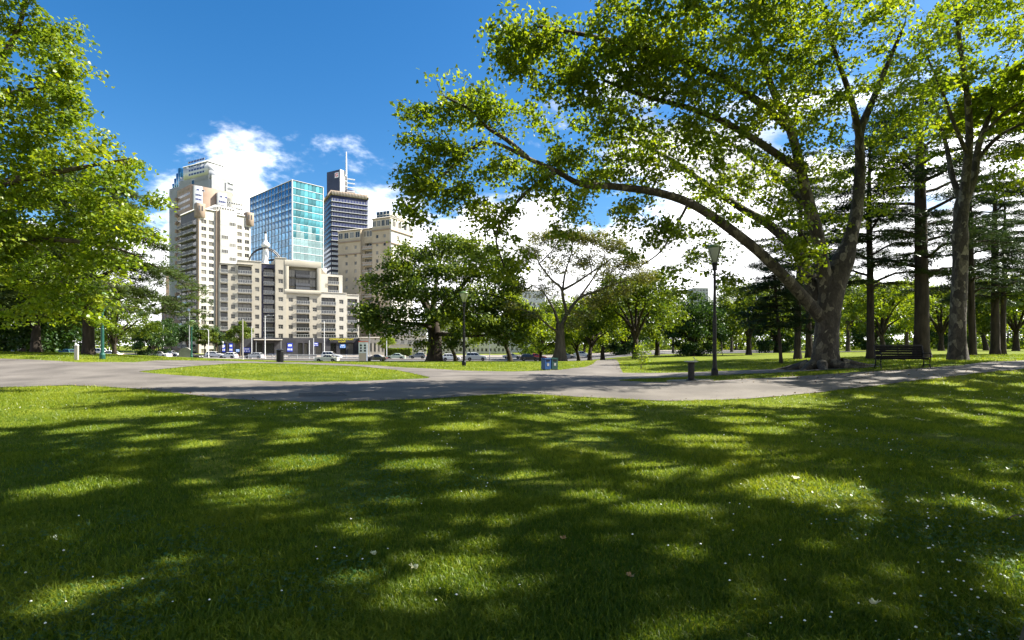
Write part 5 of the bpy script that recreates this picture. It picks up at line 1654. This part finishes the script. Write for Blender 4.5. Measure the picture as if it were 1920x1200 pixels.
# ---- lower buildings
def small_block(name, label, px0, px1, top, Y, th, zb, mat, ncol, nrow, depth=14, base=0.0, wf=.5, hf=.45, fm='slabc', bal=False, roof=None):
    S = Site(name, label, px0, Y, th, zb, pxr=px1)
    A = S.root; t = S.t; Ht = S.h(top)
    fl = (Ht - base - .8) / nrow; cw = t / ncol
    hs = [(cw * (k + .5 - wf / 2), cw * (k + .5 + wf / 2), base + fl * (i + .5 - hf / 2), base + fl * (i + .5 + hf / 2), .3) for i in range(nrow) for k in range(ncol)]
    link('wall', facade_mesh('wall', t, Ht, hs, .6, M[mat]), A)
    box('wall', A, M[mat], .01, t - .01, .6, depth, 0, Ht - .02)
    box('parapet', A, M['slabc'], -.15, t + .15, -.2, depth, Ht, Ht + .35)
    for q in hs:
        window(A, q[0], q[1], q[2], q[3], .16, M[fm], M['win'], 2, 1)
        if bal: balcony(A, q[0] - .2, q[1] + .2, q[2] - .05, -1.0, 0, M['slabc'], M['railing'])
    return S
small_block('office_building', 'low salmon office building at the foot of the grey skyscraper', 303, 340, 556, 250, 30, -1, 'salmon', 5, 3, 20, 8, .45, .6)
small_block('office_building', 'thin salmon slab glimpsed beside the grey skyscraper', 311, 319, 515, 420, 25, -1, 'salmon', 2, 14, 20)
small_block('house', 'low pale house with balconies behind the elm bole', 722, 800, 612, 178, 18, -1.5, 'cream_lt', 6, 3, 12, bal=True)
small_block('shop_row', 'low beige shop row between the cream block and the pale house', 677, 721, 634, 170, 20, -1.5, 'cream', 6, 1, 10, .4, .5, .75)
small_block('office_building', 'long pale building seen through the boughs right of the elm', 812, 955, 604, 205, 8, -1.5, 'cream_lt', 18, 4, 12)
small_block('apartment_block', 'pale block with blue windows behind the ochre spreading tree', 948, 1022, 545, 240, 5, -1.5, 'palegrey', 9, 8, 14, wf=.6, fm='whitemetal')
small_block('skyscraper', 'far grey tower standing alone above the park trees', 1300, 1328, 540, 800, 5, 0, 'greyclad', 5, 14, 25, 20, .8, .6, 'greyclad')
small_block('office_tower', 'far dark tower peeping over the trees beside the lone grey one', 1243, 1255, 545, 700, 10, 0, 'charcoal', 3, 12, 12, 10, .7, .5, 'palegrey')

# ------------------------------------------------------------------ cars
def paint(name, c): 
    m = flat_mat(name, c, .28, .0, .04, 1.0, .6)
    m.node_tree.nodes['Principled BSDF'].inputs['Coat Weight'].default_value = .6
    return m
PAINT = {'white': paint('white_paint', (.72, .72, .70)), 'silver': paint('silver_paint', (.42, .43, .44)), 'champagne': paint('champagne_paint', (.50, .50, .42)), 'black': paint('black_paint', (.012, .012, .014)),
         'red': paint('red_paint', (.45, .02, .03)), 'teal': paint('teal_paint', (.03, .09, .10)), 'grey': paint('grey_paint', (.16, .17, .18)), 'green': paint('pale_green_paint', (.38, .46, .38))}
M['blackmetal'].node_tree.nodes['Principled BSDF'].inputs['Specular IOR Level'].default_value = .2
M['tyre'] = flat_mat('tyre_rubber', (.014, .014, .015), .85)
M['rim'] = flat_mat('alloy_rim', (.45, .45, .46), .35, .6)
M['lamp_red'] = flat_mat('tail_lamp', (.35, .01, .01), .25)
M['lamp_clear'] = flat_mat('head_lamp', (.6, .62, .62), .15)
M['carglass'] = flat_mat('car_glass', (.014, .016, .018), .06, spec=.7)

CARS = {}
def car_meshes(kind):
    L2 = {'hatch': 2.0, 'sedan': 2.25, 'wagon': 2.3, 'suv': 2.25, 'van': 2.4}[kind]
    hb = {'hatch': .95, 'sedan': .92, 'wagon': .95, 'suv': 1.08, 'van': 1.1}[kind]
    ht = {'hatch': 1.48, 'sedan': 1.42, 'wagon': 1.5, 'suv': 1.75, 'van': 2.0}[kind]
    w = .88 if kind in ('hatch', 'sedan', 'wagon') else .92
    wr = .32 if kind != 'suv' else .36
    wx = L2 * .61
    gb = .20 if kind != 'suv' else .28
    def arch(cx):
        return [(cx + (wr + .07) * math.cos(a), .30 + (wr + .07) * math.sin(a)) for a in np.linspace(math.pi, 0, 9)]
    low = [(-L2 + .05, gb)] + [p for p in arch(-wx) if p[1] >= gb] + [p for p in arch(wx) if p[1] >= gb] + [(L2 - .08, gb), (L2, .48), (L2 - .06, hb * .72)]
    if kind == 'van': top = [(L2 - .5, hb), (-L2 + .05, hb), (-L2, .55)]
    else: top = [(L2 - .35, hb * .86), (L2 * .42, hb), (-L2 * (.62 if kind == 'sedan' else .9), hb), (-L2 + .05, hb * (.96 if kind == 'sedan' else .9)), (-L2, .6)]
    poly = low + top
    body = MB()
    n = len(poly)
    # rounded across: three slices per side
    sl = [(-w, .955), (-w + .10, 1.0), (w - .10, 1.0), (w, .955)]
    zc = .6
    V = []
    for y, f in sl: V += [(x * (1 if f == 1 else .985), y, zc + (z - zc) * f) for x, z in poly]
    Fs = [tuple(range(n - 1, -1, -1)), tuple(range(3 * n, 4 * n))]
    for s in range(3):
        for k in range(n):
            k2 = (k + 1) % n
            Fs.append((s * n + k, s * n + k2, (s + 1) * n + k2, (s + 1) * n + k))
    body.add(V, Fs)
    # cabin
    fb, ft = (L2 * .43, L2 * .05) if kind != 'van' else (L2 - .55, L2 * .55)
    rb, rt = {'hatch': (-L2 * .92, -L2 * .72), 'sedan': (-L2 * .66, -L2 * .36), 'wagon': (-L2 * .95, -L2 * .80), 'suv': (-L2 * .95, -L2 * .84), 'van': (-L2 * .98, -L2 * .95)}[kind]
    yb, yt = w - .06, w - .24
    zb = hb - .02
    V = [(rb, -yb, zb), (fb, -yb, zb), (fb, yb, zb), (rb, yb, zb), (rt, -yt, ht - .05), (ft, -yt, ht - .05), (ft, yt, ht - .05), (rt, yt, ht - .05), (rt + .15, -yt + .1, ht), (ft - .15, -yt + .1, ht), (ft - .15, yt - .1, ht), (rt + .15, yt - .1, ht)]
    body.add(V, [(0, 1, 5, 4), (1, 2, 6, 5), (2, 3, 7, 6), (3, 0, 4, 7), (4, 5, 9, 8), (5, 6, 10, 9), (6, 7, 11, 10), (7, 4, 8, 11), (8, 9, 10, 11)])
    # panes a little proud of the cabin
    def quad(a, b, c, d, o):
        P = [np.array(V[i]) for i in (a, b, c, d)]
        nrm = np.cross(P[1] - P[0], P[3] - P[0]); nrm /= np.linalg.norm(nrm)
        def pt(u, v): return (P[0] * (1 - u) + P[1] * u) * (1 - v) + (P[3] * (1 - u) + P[2] * u) * v
        return lambda u0, u1, v0, v1: [tuple(pt(u, v) + nrm * o) for u, v in ((u0, v0), (u1, v0), (u1, v1), (u0, v1))]
    panes = []
    for q in ((0, 1, 5, 4), (2, 3, 7, 6)):
        g = quad(*q, .012)
        rng = ((.05, .33), (.36, .60), (.63, .93)) if q[0] == 0 else ((.07, .37), (.40, .64), (.67, .95))
        for u0, u1 in rng: panes.append(g(u0, u1, .12, .90))
    panes.append(quad(1, 2, 6, 5, .012)(.06, .94, .08, .94)); panes.append(quad(3, 0, 4, 7, .012)(.08, .92, .12, .90))
    ty = MB(); 
    prof = [(wr * .62, -.10), (wr * .95, -.11), (wr, -.07), (wr, .07), (wr * .95, .11), (wr * .62, .10)]
    ty.lathe(prof, 18); ty.v = [(x, z, y) for x, y, z in ty.v]
    rm = MB().lathe([(wr * .60, -.075), (wr * .60, .075)], 16); rm.v = [(x, z, y) for x, y, z in rm.v]
    hub = MB().lathe([(.07, -.125), (.07, .125)], 10); hub.v = [(x, z, y) for x, y, z in hub.v]
    rm.add(hub.v, hub.f)
    return dict(body=body, panes=panes, tyre=ty.mesh('tyre', M['tyre'], True), rim=rm.mesh('rim', M['rim']), wx=wx, w=w, wr=wr, L2=L2, hb=hb)
def car(kind, colour, label, px, Y, heading, group='cars on the street', name='car', z=None):
    if kind not in CARS: CARS[kind] = car_meshes(kind)
    d = CARS[kind]
    p = on(px, Y)
    A = empty(name, (p.x, p.y, p.z + .035 if z is None else z), R(heading), label, 'car', group)
    key = ('m', kind, colour)
    if key not in CARS:
        CARS[key] = d['body'].mesh('body', PAINT[colour])
    link('body', CARS[key], A)
    if ('p', kind) not in CARS: CARS[('p', kind)] = [MB().add(q, [(0, 1, 2, 3)]).mesh('car_window', M['carglass']) for q in d['panes']]
    for q in CARS[('p', kind)]: link('car_window', q, A)
    for sx in (-1, 1):
        for sy in (-1, 1):
            wl = link('wheel', d['tyre'], A, (sx * d['wx'], sy * (d['w'] - .12), d['wr']))
            link('rim', d['rim'], wl)
    hb = d['hb']
    for sy in (-1, 1):
        box('headlight', A, M['lamp_clear'], d['L2'] - .16, d['L2'] - .02, sy * (d['w'] - .26) - .14, sy * (d['w'] - .26) + .14, hb * .60, hb * .75)
        box('tail_light', A, M['lamp_red'], -d['L2'] - .01, -d['L2'] + .10, sy * (d['w'] - .2) - .12, sy * (d['w'] - .2) + .12, hb * .68, hb * .86)
    return A
car('hatch', 'white', 'small white hatchback on the street just left of the silver one', 428, 126, 182)
car('hatch', 'silver', 'silver hatchback in the middle of the street in front of the cream block', 477, 125, 181)
car('sedan', 'champagne', 'champagne sedan, nearest car on the street', 613, 104, 181)
car('suv', 'white', 'white four-wheel drive just behind the champagne sedan', 622, 121.9 + 4.5, 2)
car('wagon', 'white', 'white station wagon parked by the blue posters', 404, 138, 2)
car('sedan', 'black', 'dark sedan half behind the rounded grey stone', 357, 112, 4)
car('sedan', 'white', 'white car at the street corner by the traffic signals', 300, 118, 176)
car('sedan', 'black', 'black sedan next to the tall white sign pillar', 704, 106, 182)
car('sedan', 'green', 'pale green sedan beside the hedge', 742, 122, 182)
car('hatch', 'grey', 'grey hatchback partly behind the elm bole', 783, 130, 182)
car('hatch', 'white', 'white hatchback seen just past the elm bole', 846, 112, 4)
car('suv', 'silver', 'silver four-wheel drive between the park lamp and the leaning bole', 893, 112, 3)
car('hatch', 'black', 'dark hatchback beside the blue bin and red car', 993, 108, 3)
car('sedan', 'red', 'red sedan behind the dark hatchback beyond the blue bin', 1006, 118, 3)
car('wagon', 'grey', 'grey wagon parked beyond the avenue boles', 1060, 118, 3)
car('hatch', 'white', 'white hatchback parked beyond the avenue', 1092, 122, 3)
car('sedan', 'silver', 'silver sedan behind the leaning slim tree', 960, 126, 3)
car('sedan', 'red', 'red sedan on the far street under the dark trees', 88, 100, 172)
car('wagon', 'teal', 'dark teal wagon on the far street beside the red sedan', 118, 96, 172)
car('van', 'white', 'white van on the far street between the cedar and the leaning bole', 138, 112, 172)
car('sedan', 'white', 'white sedan on the far street between the cedar bole and the green lamp pole', 206, 104, 174)
car('hatch', 'grey', 'grey hatchback at the outer end of the far street', 22, 98, 172)
car('suv', 'white', 'white four-wheel drive on the far street behind the green lamp pole', 178, 116, 174)
car('hatch', 'silver', 'silver hatchback parked under the street trees near the signals', 322, 138, 2)
car('sedan', 'grey', 'grey sedan parked under the street trees by the salmon building', 286, 139, 2)

# ------------------------------------------------------------------ park lamps and poles
M['lampglass'] = leaf_mat('frosted_lamp_glass', (.7, .74, .66), (.7, .74, .66), (.7, .74, .66), .6, .08, (1, 1, 1))
M['lampcap'] = flat_mat('foliage_tint_cap', (.10, .16, .05), .4)  # green reflected from the foliage is put into the cap colour
def park_lamp(px, py, Y, top, label, mat, sc=1.0):
    if py is None: p = on(px, Y); x, y, z = p
    else: x, y = ground(px, py); z = tz(x, y)
    h = EYE - (top - HZ) / F * y - z
    A = empty('park_lamp', (x, y, z), 0, label, 'lamp post', 'park lamps')
    r = .075 * sc
    MB().lathe([(r * 2.2, -.1), (r * 2.2, .30), (r * 1.5, .42), (r * 1.35, .8), (r * 1.25, h * .45), (r, h * .46), (r * .85, h - .95)], 12).build('pole', mat, A, smooth=False)
    MB().lathe([(r * 1.6, h - 1.25), (r * 1.6, h - 1.0), (r * 2.0, h - .95), (r * 2.0, h - .88)], 12).build('collar', mat, A)
    MB().lathe([(.11 * sc, h - .88), (.32 * sc, h - .22), (.33 * sc, h - .2)], 14).build('lantern', M['lampglass'], A, smooth=True)
    cap = MB().lathe([(.35 * sc, h - .2), (.36 * sc, h - .15), (.20 * sc, h - .03), (.04, h)], 14).build('cap', M['lampcap'], A, smooth=True)
    for k in range(4):
        a = k * math.pi / 2 + .4
        MB().tube([(math.cos(a) * .12 * sc, math.sin(a) * .12 * sc, h - .9), (math.cos(a) * .36 * sc, math.sin(a) * .36 * sc, h - .2)], .014 * sc, 5).build('strut', mat, A)
    return A
park_lamp(1340, 706, None, 458, 'tall black park lamp with flared lantern beside the drinking fountain', M['blackmetal'], .95)
park_lamp(870, 686, None, 546, 'dark park lamp with pale flared lantern in front of the elm', M['blackmetal'], 1.05)
park_lamp(192, 673.5, None, 548, 'green park lamp pole in front of the drooping cedar', M['greenmetal'], 1.0)
park_lamp(359, None, 66, 600, 'grey-green park lamp near the rounded grey stone', M['greenmetal'], .95)

def street_pole(px, Y, top, label, mat, arm=0.0, r=.10, extra=None, name='street_pole'):
    p = on(px, Y)
    h = EYE - (top - HZ) / F * Y - p.z
    A = empty(name, tuple(p), 0, label, 'pole', 'poles along the street')
    MB().lathe([(r * 1.7, -.05), (r * 1.7, .3), (r, .4), (r * .7, h)], 10).build('pole', mat, A)
    if arm:
        pts = [(0, 0, h - .6), (arm * .25, 0, h - .05), (arm * .6, 0, h + .12), (arm, 0, h + .1)]
        MB().tube(smooth_path(pts, 4), .055, 6).build('arm', mat, A)
        MB().box(min(arm, arm + .8 * np.sign(arm)), max(arm, arm + .8 * np.sign(arm)), -.16, .16, h + .02, h + .16).build('lamp_head', M['greymetal'], A)
    return A
street_pole(455, 112, 598, 'pale weathered pole standing by the grass island', M['slabc'], 0, .16)
street_pole(497, 124, 592, 'white street light with short curved arm before the cream block', M['whitemetal'], 1.2, .11)
street_pole(472, 130, 612, 'white plain pole between the two street lights', M['whitemetal'], 0, .09)
street_pole(608, 128, 602, 'slim white pole before the convenience shop', M['whitemetal'], 0, .10)
street_pole(580, 132, 638, 'short white post by the tram platform', M['whitemetal'], 0, .09)
street_pole(588, 134, 634, 'second short white post by the tram platform', M['whitemetal'], 0, .09)
street_pole(391, 134, 618, 'white pole by the street trees', M['whitemetal'], -1.0, .10)
street_pole(693, 118, 618, 'grey pole beside the tall sign pillar', M['greymetal'], 0, .10)
street_pole(355, 110, 585, 'tall grey street light behind the rounded stone', M['greymetal'], -2.6, .10)
street_pole(725, 124, 625, 'white pole before the hedge', M['whitemetal'], 0, .09)
street_pole(918, 116, 640, 'slim post on the street right of the park lamp', M['greymetal'], 0, .08)
def signals(px, Y, top, label):
    A = street_pole(px, Y, top, label, M['whitemetal'], 0, .09, name='traffic_signal')
    A['category'] = 'traffic light'; A['group'] = 'traffic signals'
    h = EYE - (top - HZ) / F * Y - A.location.z
    for z in (2.5, h - 1.0):
        b = MB().box(-.17, .17, -.38, -.10, z, z + .95).build('signal_head', M['blackmetal'], A)
        for k in range(3):
            l = MB().lathe([(.10, 0), (.10, .04)], 10); l.v = [(x, -.38 - zz, y + z + .2 + k * .28) for x, y, zz in l.v]
            l.build('lens', M['lamp_red'] if k == 2 else M['darkmetal'], A)
        MB().box(-.25, .25, -.40, -.385, z - .08, z + 1.03).build('backing_board', M['blackmetal'], A).location.y = .30
signals(306, 124, 600, 'traffic signal pole beside the street trees')
signals(205, 120, 618, 'traffic signal seen behind the green lamp pole')

# ------------------------------------------------------------------ bench
M['benchwood'] = noise_mat('dark_bench_slat', (.003, .003, .003), (.008, .007, .006), 6, .6, .2, spec=.1)
def bench():
    x, y = ground(1692, 691)
    A = empty('park_bench', (x, y, tz(x, y)), R(-12), 'black slatted park bench with iron arms beside the path', 'bench')
    Wd = 1.85
    for k in range(5):
        yy = -.22 + k * .105
        MB().box(-Wd / 2, Wd / 2, yy, yy + .10, .40 + .012 * abs(k - 2), .465 + .012 * abs(k - 2)).build('seat_slat', M['benchwood'], A)
    for k in range(5):
        z0 = .47 + k * .105; yy = .29 + k * .024
        o = MB().add([(-Wd / 2, yy, z0), (Wd / 2, yy, z0), (Wd / 2, yy + .03, z0), (-Wd / 2, yy + .03, z0), (-Wd / 2, yy + .018, z0 + .098), (Wd / 2, yy + .018, z0 + .098), (Wd / 2, yy + .048, z0 + .098), (-Wd / 2, yy + .048, z0 + .098)], CUBE_F).build('back_slat', M['benchwood'], A)
    for sx in (-1, 0, 1):
        X = sx * (Wd / 2 + .02) if sx else 0
        if sx:
            MB().tube(smooth_path([(X, -.30, 0), (X, -.22, .22), (X, -.26, .44), (X, -.30, .62), (X, -.18, .68), (X, .28, .66)], 4), .024, 8).build('armrest', M['blackmetal'], A)
            MB().tube(smooth_path([(X, .36, 0), (X, .26, .24), (X, .27, .44), (X, .32, .66), (X, .40, .98)], 4), .026, 8).build('leg', M['blackmetal'], A)
            MB().tube(smooth_path([(X, -.32, .0), (X, -.24, .12), (X, 0, .20), (X, .25, .12), (X, .36, 0)], 4), .018, 6).build('leg', M['blackmetal'], A)
        MB().box(X - .02, X + .02, -.24, .32, .385, .428).build('seat_support', M['blackmetal'], A)
        if not sx: MB().tube([(0, .33, .42), (0, .45, .97)], .02, 6).build('back_support', M['blackmetal'], A)
    MB().box(-Wd / 2 - .04, Wd / 2 + .04, .40, .46, .995, 1.05).build('top_rail', M['blackmetal'], A)
bench()

# ------------------------------------------------------------------ drinking fountain on its pad
def fountain():
    x, y = ground(1296, 715)
    z = tz(x, y)
    pad = [(x + .95 * math.cos(a) * (1 + .1 * math.sin(3 * a)), y + .8 * math.sin(a)) for a in np.linspace(0, 2 * math.pi, 20, endpoint=False)]
    V = [(a, b, tz(a, b) + .045) for a, b in pad] + [(a, b, tz(a, b) - .05) for a, b in pad]
    n = len(pad)
    mb = MB().add(V, [tuple(range(n))] + [((k + 1) % n, k, n + k, n + (k + 1) % n) for k in range(n)])
    tag(mb.build('concrete_pad', M['concrete']), 'small pale concrete pad under the drinking fountain', 'pad')
    A = empty('drinking_fountain', (x, y, z + .045), R(15), 'black cylindrical drinking fountain with flat steel basin on a concrete pad', 'fountain')
    MB().lathe([(.21, 0), (.21, .03), (.15, .05), (.135, .10), (.135, .70), (.15, .74)], 18).build('pedestal', M['blackmetal'], A)
    MB().lathe([(.14, .74), (.26, .78), (.30, .80), (.28, .815), (.10, .79)], 18).build('basin', M['greymetal'], A, smooth=True)
    MB().tube(smooth_path([(.16, 0, .80), (.18, 0, .90), (.14, 0, .96), (.08, 0, .95)], 4), .016, 8).build('spout', M['greymetal'], A)
    MB().tube([(.22, .02, .82), (.30, .02, .90)], .012, 6).build('lever', M['greymetal'], A)
fountain()

# ------------------------------------------------------------------ bins
M['bluebin'] = flat_mat('blue_bin_panel', (.012, .06, .20), .4)
M['greenbin'] = flat_mat('dark_green_bin_panel', (.012, .05, .045), .45)
def bins():
    x, y = ground(1024, 694)
    z = tz(x, y)
    for q, (dx, m, lab) in enumerate(((0, 'bluebin', 'blue recycling bin at the edge of the path'), (.50, 'greenbin', 'dark green litter bin beside the blue bin'))):
        X = x + dx * .94; yy = y + dx * .55
        A = empty('litter_bin', (X, yy, tz(X, yy)), R(30), lab, 'bin', 'bins by the path')
        w = .235
        MB().prism([(-w, .06), (w, .06), (w, .70), (w - .03, .74), (-w + .03, .74), (-w, .70)], -w, w).build('body', M[m], A)
        MB().box(-w - .02, w + .02, -w - .02, w + .02, 0, .055).build('plinth', M['darkmetal'], A)
        MB().prism([(-w - .02, .745), (w + .02, .745), (w, .79), (-w, .79)], -w - .02, w + .02).build('lid', M['greenmetal'] if q else M['bluebin'], A)
        MB().box(-.14, .14, -w - .012, -w - .004, .58, .67).build('slot', M['blackmetal'], A)
        MB().box(-.08, .08, -w - .012, -w - .004, .28, .46).build('notice', M['greymetal'], A)
        MB().box(w + .004, w + .012, -.08, .08, .28, .46).build('notice', M['skyposter'] if not q else M['greymetal'], A)
bins()
def bollard_bin():
    x, y = ground(525, 679)
    A = empty('litter_bin', (x, y, tz(x, y)), 0, 'dark slim bin standing behind the grass island', 'bin')
    MB().lathe([(.30, 0), (.32, .05), (.32, 1.0), (.26, 1.08)], 16).build('body', M['blackmetal'], A)
    MB().lathe([(.34, 1.08), (.36, 1.14), (.18, 1.26)], 16).build('lid', M['darkmetal'], A)
bollard_bin()

# ------------------------------------------------------------------ posts, stone, sign pillar, fence, hedge
def white_post():
    x, y = ground(143.5, 675)
    h = 29.5 / F * y
    A = empty('path_post', (x, y, tz(x, y)), .3, 'square white timber post at the edge of the bank', 'post')
    w = .09
    MB().box(-w, w, -w, w, -.1, h * .9).build('shaft', M['slabc'], A)
    MB().prism([(-w - .015, h * .9), (w + .015, h * .9), (w * .3, h), (-w * .3, h)], -w - .015, w + .015).build('cap', M['whitemetal'], A)
white_post()
def stone():
    p = on(348, 70)
    A = empty('memorial_stone', tuple(p), R(12), 'rounded grey stone standing on the verge by the street', 'stone')
    s = 1.0
    pr = [(-.75, -.1)] + [(.75 * math.cos(a), .75 + .75 * math.sin(a)) for a in np.linspace(math.pi, 0, 13)] + [(.75, -.1)]
    MB().prism(list(reversed(pr)), -.2, .2).build('slab', M['kerb'], A)
    MB().box(-.95, .95, -.4, .4, -.1, .16).build('plinth', M['kerb'], A)
stone()
def pillar():
    p = on(681, 103)
    h = 38 / F * 103
    A = empty('sign_pillar', tuple(p), R(15), 'tall white tram stop sign pillar with black squares', 'sign')
    MB().box(-.85, .85, -.22, .22, -.1, h).build('cabinet', M['whitemetal'], A)
    MB().box(-.92, .92, -.28, .28, h, h + .14).build('cap', M['redprint'], A)
    MB().box(-.78, .55, -.24, -.225, .2, h * .45).build('panel', M['beige'], A)
    for r_ in range(3):
        for c in range(2): MB().box(-.6 + c * .75, -.25 + c * .75, -.24, -.225, h * .52 + r_ * .52, h * .52 + .34 + r_ * .52).build('print', M['blackmetal'], A)
    MB().box(.58, .80, -.245, -.225, .2, h - .2).build('side_strip', M['whiteprint'], A)
pillar()
def fence():
    a = -58.0; b = -31.0; yy = 117.3
    A = empty('tram_fence', (a, yy, tz(a, yy) + .2), 0, 'low pale pipe fence along the tram platform', 'fence')
    n = 10
    for k in range(n + 1):
        x = (b - a) * k / n
        z = tz(a + x, yy) - tz(a, yy)
        MB().lathe([(.045, z), (.045, z + 1.05)], 8, (x, 0)).build('post', M['whitemetal'], A)
    for zz in (.35, .7, 1.05):
        MB().tube([((b - a) * k / n, 0, tz(a + (b - a) * k / n, yy) - tz(a, yy) + zz) for k in range(n + 1)], .03, 6).build('rail', M['whitemetal'], A)
fence()
def shelter():
    p = on(566, 119)
    A = empty('platform_bench', (p.x, p.y, p.z + .2), 0, 'low bench with grey back panel on the tram platform', 'bench')
    for x in (-3, 0, 3): MB().box(x - .05, x + .05, .3, .4, 0, 1.0).build('post', M['greymetal'], A)
    MB().box(-3.2, 3.2, .0, .4, .42, .50).build('seat', M['concrete'], A)
    MB().box(-3.2, 3.2, .34, .38, .55, .95).build('back_panel', M['kerb'], A)
shelter()
def bicycle(px, Y, label):
    p = on(px, Y)
    A = empty('bicycle', (p.x, p.y, p.z + .16), R(20), label, 'bicycle', 'bicycles at the rack')
    for sx in (-.52, .52):
        pts = [(sx + .33 * math.cos(a), 0, .33 + .33 * math.sin(a)) for a in np.linspace(0, 2 * math.pi, 19)]
        MB().tube(pts, .022, 5).build('wheel', M['tyre'], A)
    fr = MB()
    for a, b in (((-.52, .33), (-.12, .30)), ((-.12, .30), (-.22, .85)), ((-.22, .80), (.36, .78)), ((-.12, .30), (.36, .74)), ((-.52, .33), (-.22, .80)), ((.52, .33), (.34, .95))):
        fr.tube([(a[0], 0, a[1]), (b[0], 0, b[1])], .02, 5)
    fr.build('frame', M['bluebin'], A)
    MB().tube([(.34, -.25, .98), (.30, 0, .98), (.34, .25, .98)], .016, 5).build('handlebar', M['darkmetal'], A)
    MB().box(-.34, -.10, -.07, .07, .86, .91).build('saddle', M['blackmetal'], A)
for q, (px, lab) in enumerate(((507, 'bicycle parked nearest the entrance canopy'), (514, 'bicycle in the middle of the rack by the entrance canopy'), (521, 'bicycle at the far end of the rack by the entrance canopy'))):
    bicycle(px, 147, lab)

def hedge():
    rg = np.random.default_rng(77)
    x0, x1, yy = on(722, 150).x, on(772, 150).x, 150
    n = 5200
    C = np.column_stack([rg.uniform(x0, x1, n), yy + rg.uniform(-.7, .7, n), tz(x0, yy) + .15 + 2.3 * rg.random(n) ** .7])
    Nn = unit(rg.normal(size=(n, 3)) + np.array([0, -.6, .7]))
    A = empty('hedge', (0, 0, 0), 0, 'clipped yellow-green hedge on the far pavement', 'hedge')
    link('foliage', leaf_mesh('foliage', C, Nn, rg.uniform(.25, .45, n), M['leaf_yellow'], 'oval', rg, np.clip(rg.normal(.5, .2, n), 0, 1)), A)
    MB().box(x0, x1, yy - .5, yy + .5, tz(x0, yy), tz(x0, yy) + 2.0).build('stems', M['bark_dark'], A)
hedge()

# ------------------------------------------------------------------ fallen leaves on the lawn
M['deadleaf'] = noise_mat('dead_leaf', (.22, .12, .05), (.42, .30, .14), 20, .8)
M['paleleaf'] = noise_mat('pale_fallen_leaf', (.45, .45, .25), (.62, .62, .42), 20, .7)
def leaf(px, py, s, rz, mat, label):
    x, y = ground(px, py)
    mb = MB()
    out = []
    for k in range(20):
        a = 2 * math.pi * k / 20
        r = (.62 + .38 * abs(math.cos(2.5 * a))) * s
        out.append((r * math.cos(a), r * math.sin(a), .012 * math.sin(3 * a) + .02 * (r / s) ** 2))
    mb.add([(0, 0, 0)] + out, [(0, 1 + k, 1 + (k + 1) % 20) for k in range(20)])
    mb.tube([(0, 0, 0), (-s * 1.3, .01, .02)], .003, 5)
    o = mb.build('fallen_leaf', M[mat])
    o.location = (x, y, tz(x, y) + .055); o.rotation_euler = (.2, .15, rz)
    tag(o, label, 'leaf', 'fallen leaves on the lawn')
leaf(776, 1080, .028, .4, 'paleleaf', 'pale yellow leaf lying in the grass near the bottom middle')
leaf(1182, 1102, .030, 1.4, 'deadleaf', 'reddish brown leaf lying in the near grass below the daisies')
leaf(1056, 1026, .028, 2.2, 'deadleaf', 'brown leaf lying in the grass left of the daisy patch')
leaf(1492, 907, .05, .2, 'paleleaf', 'pale curled leaf in the shade below the great plane tree')
leaf(1724, 792, .09, .8, 'paleleaf', 'pale leaf upright in the sunlit grass below the bench')
leaf(1640, 1154, .026, 2.8, 'paleleaf', 'small pale leaf among clover at the near edge')
leaf(700, 1058, .022, 1.1, 'paleleaf', 'tiny pale leaf beside the yellow one')

# a bare twig in the grass
def twig():
    x, y = ground(1890, 985)
    o = MB().tube(smooth_path([(0, 0, .05), (.12, .05, .07), (.25, .06, .06), (.42, .16, .10)], 4), .005, 5).build('twig', M['bark_grey'])
    o.location = (x, y, tz(x, y)); tag(o, 'thin grey twig lying in the grass', 'twig')
twig()

# ------------------------------------------------------------------ leaf litter along the path edges and under the great plane tree
M['litter'] = leaf_mat('litter_leaf', (.05, .032, .014), (.13, .085, .035), (.26, .20, .09), .2, .02, (1, 1, .8))
def litter():
    rg = np.random.default_rng(55)
    P = np.array(PATH); n = 2200
    i = rg.integers(0, len(P), n)
    xy = P[i] + rg.normal(0, .28, (n, 2))
    c = ground(1545, 700)
    m = 500
    xy = np.vstack([xy, np.column_stack([c[0] + rg.normal(0, 3.2, m), c[1] + rg.normal(-.8, 1.6, m)])])
    keep = (xy[:, 1] < 55) & (np.abs(xy[:, 0]) < xy[:, 1] * 1.05)
    xy = xy[keep]; n = len(xy)
    C = np.column_stack([xy, terr(xy[:, 0], xy[:, 1]) + .032 + .02 * rg.random(n)])
    Nn = unit(rg.normal(size=(n, 3)) * .35 + np.array([0, 0, 1]))
    o = link('leaf_litter', leaf_mesh('leaf_litter', C, Nn, rg.uniform(.03, .075, n), M['litter'], 'lobed', rg, rg.random(n)))
    tag(o, 'small dry brown leaves strewn along the path edges', 'litter', None, 'stuff')
litter()
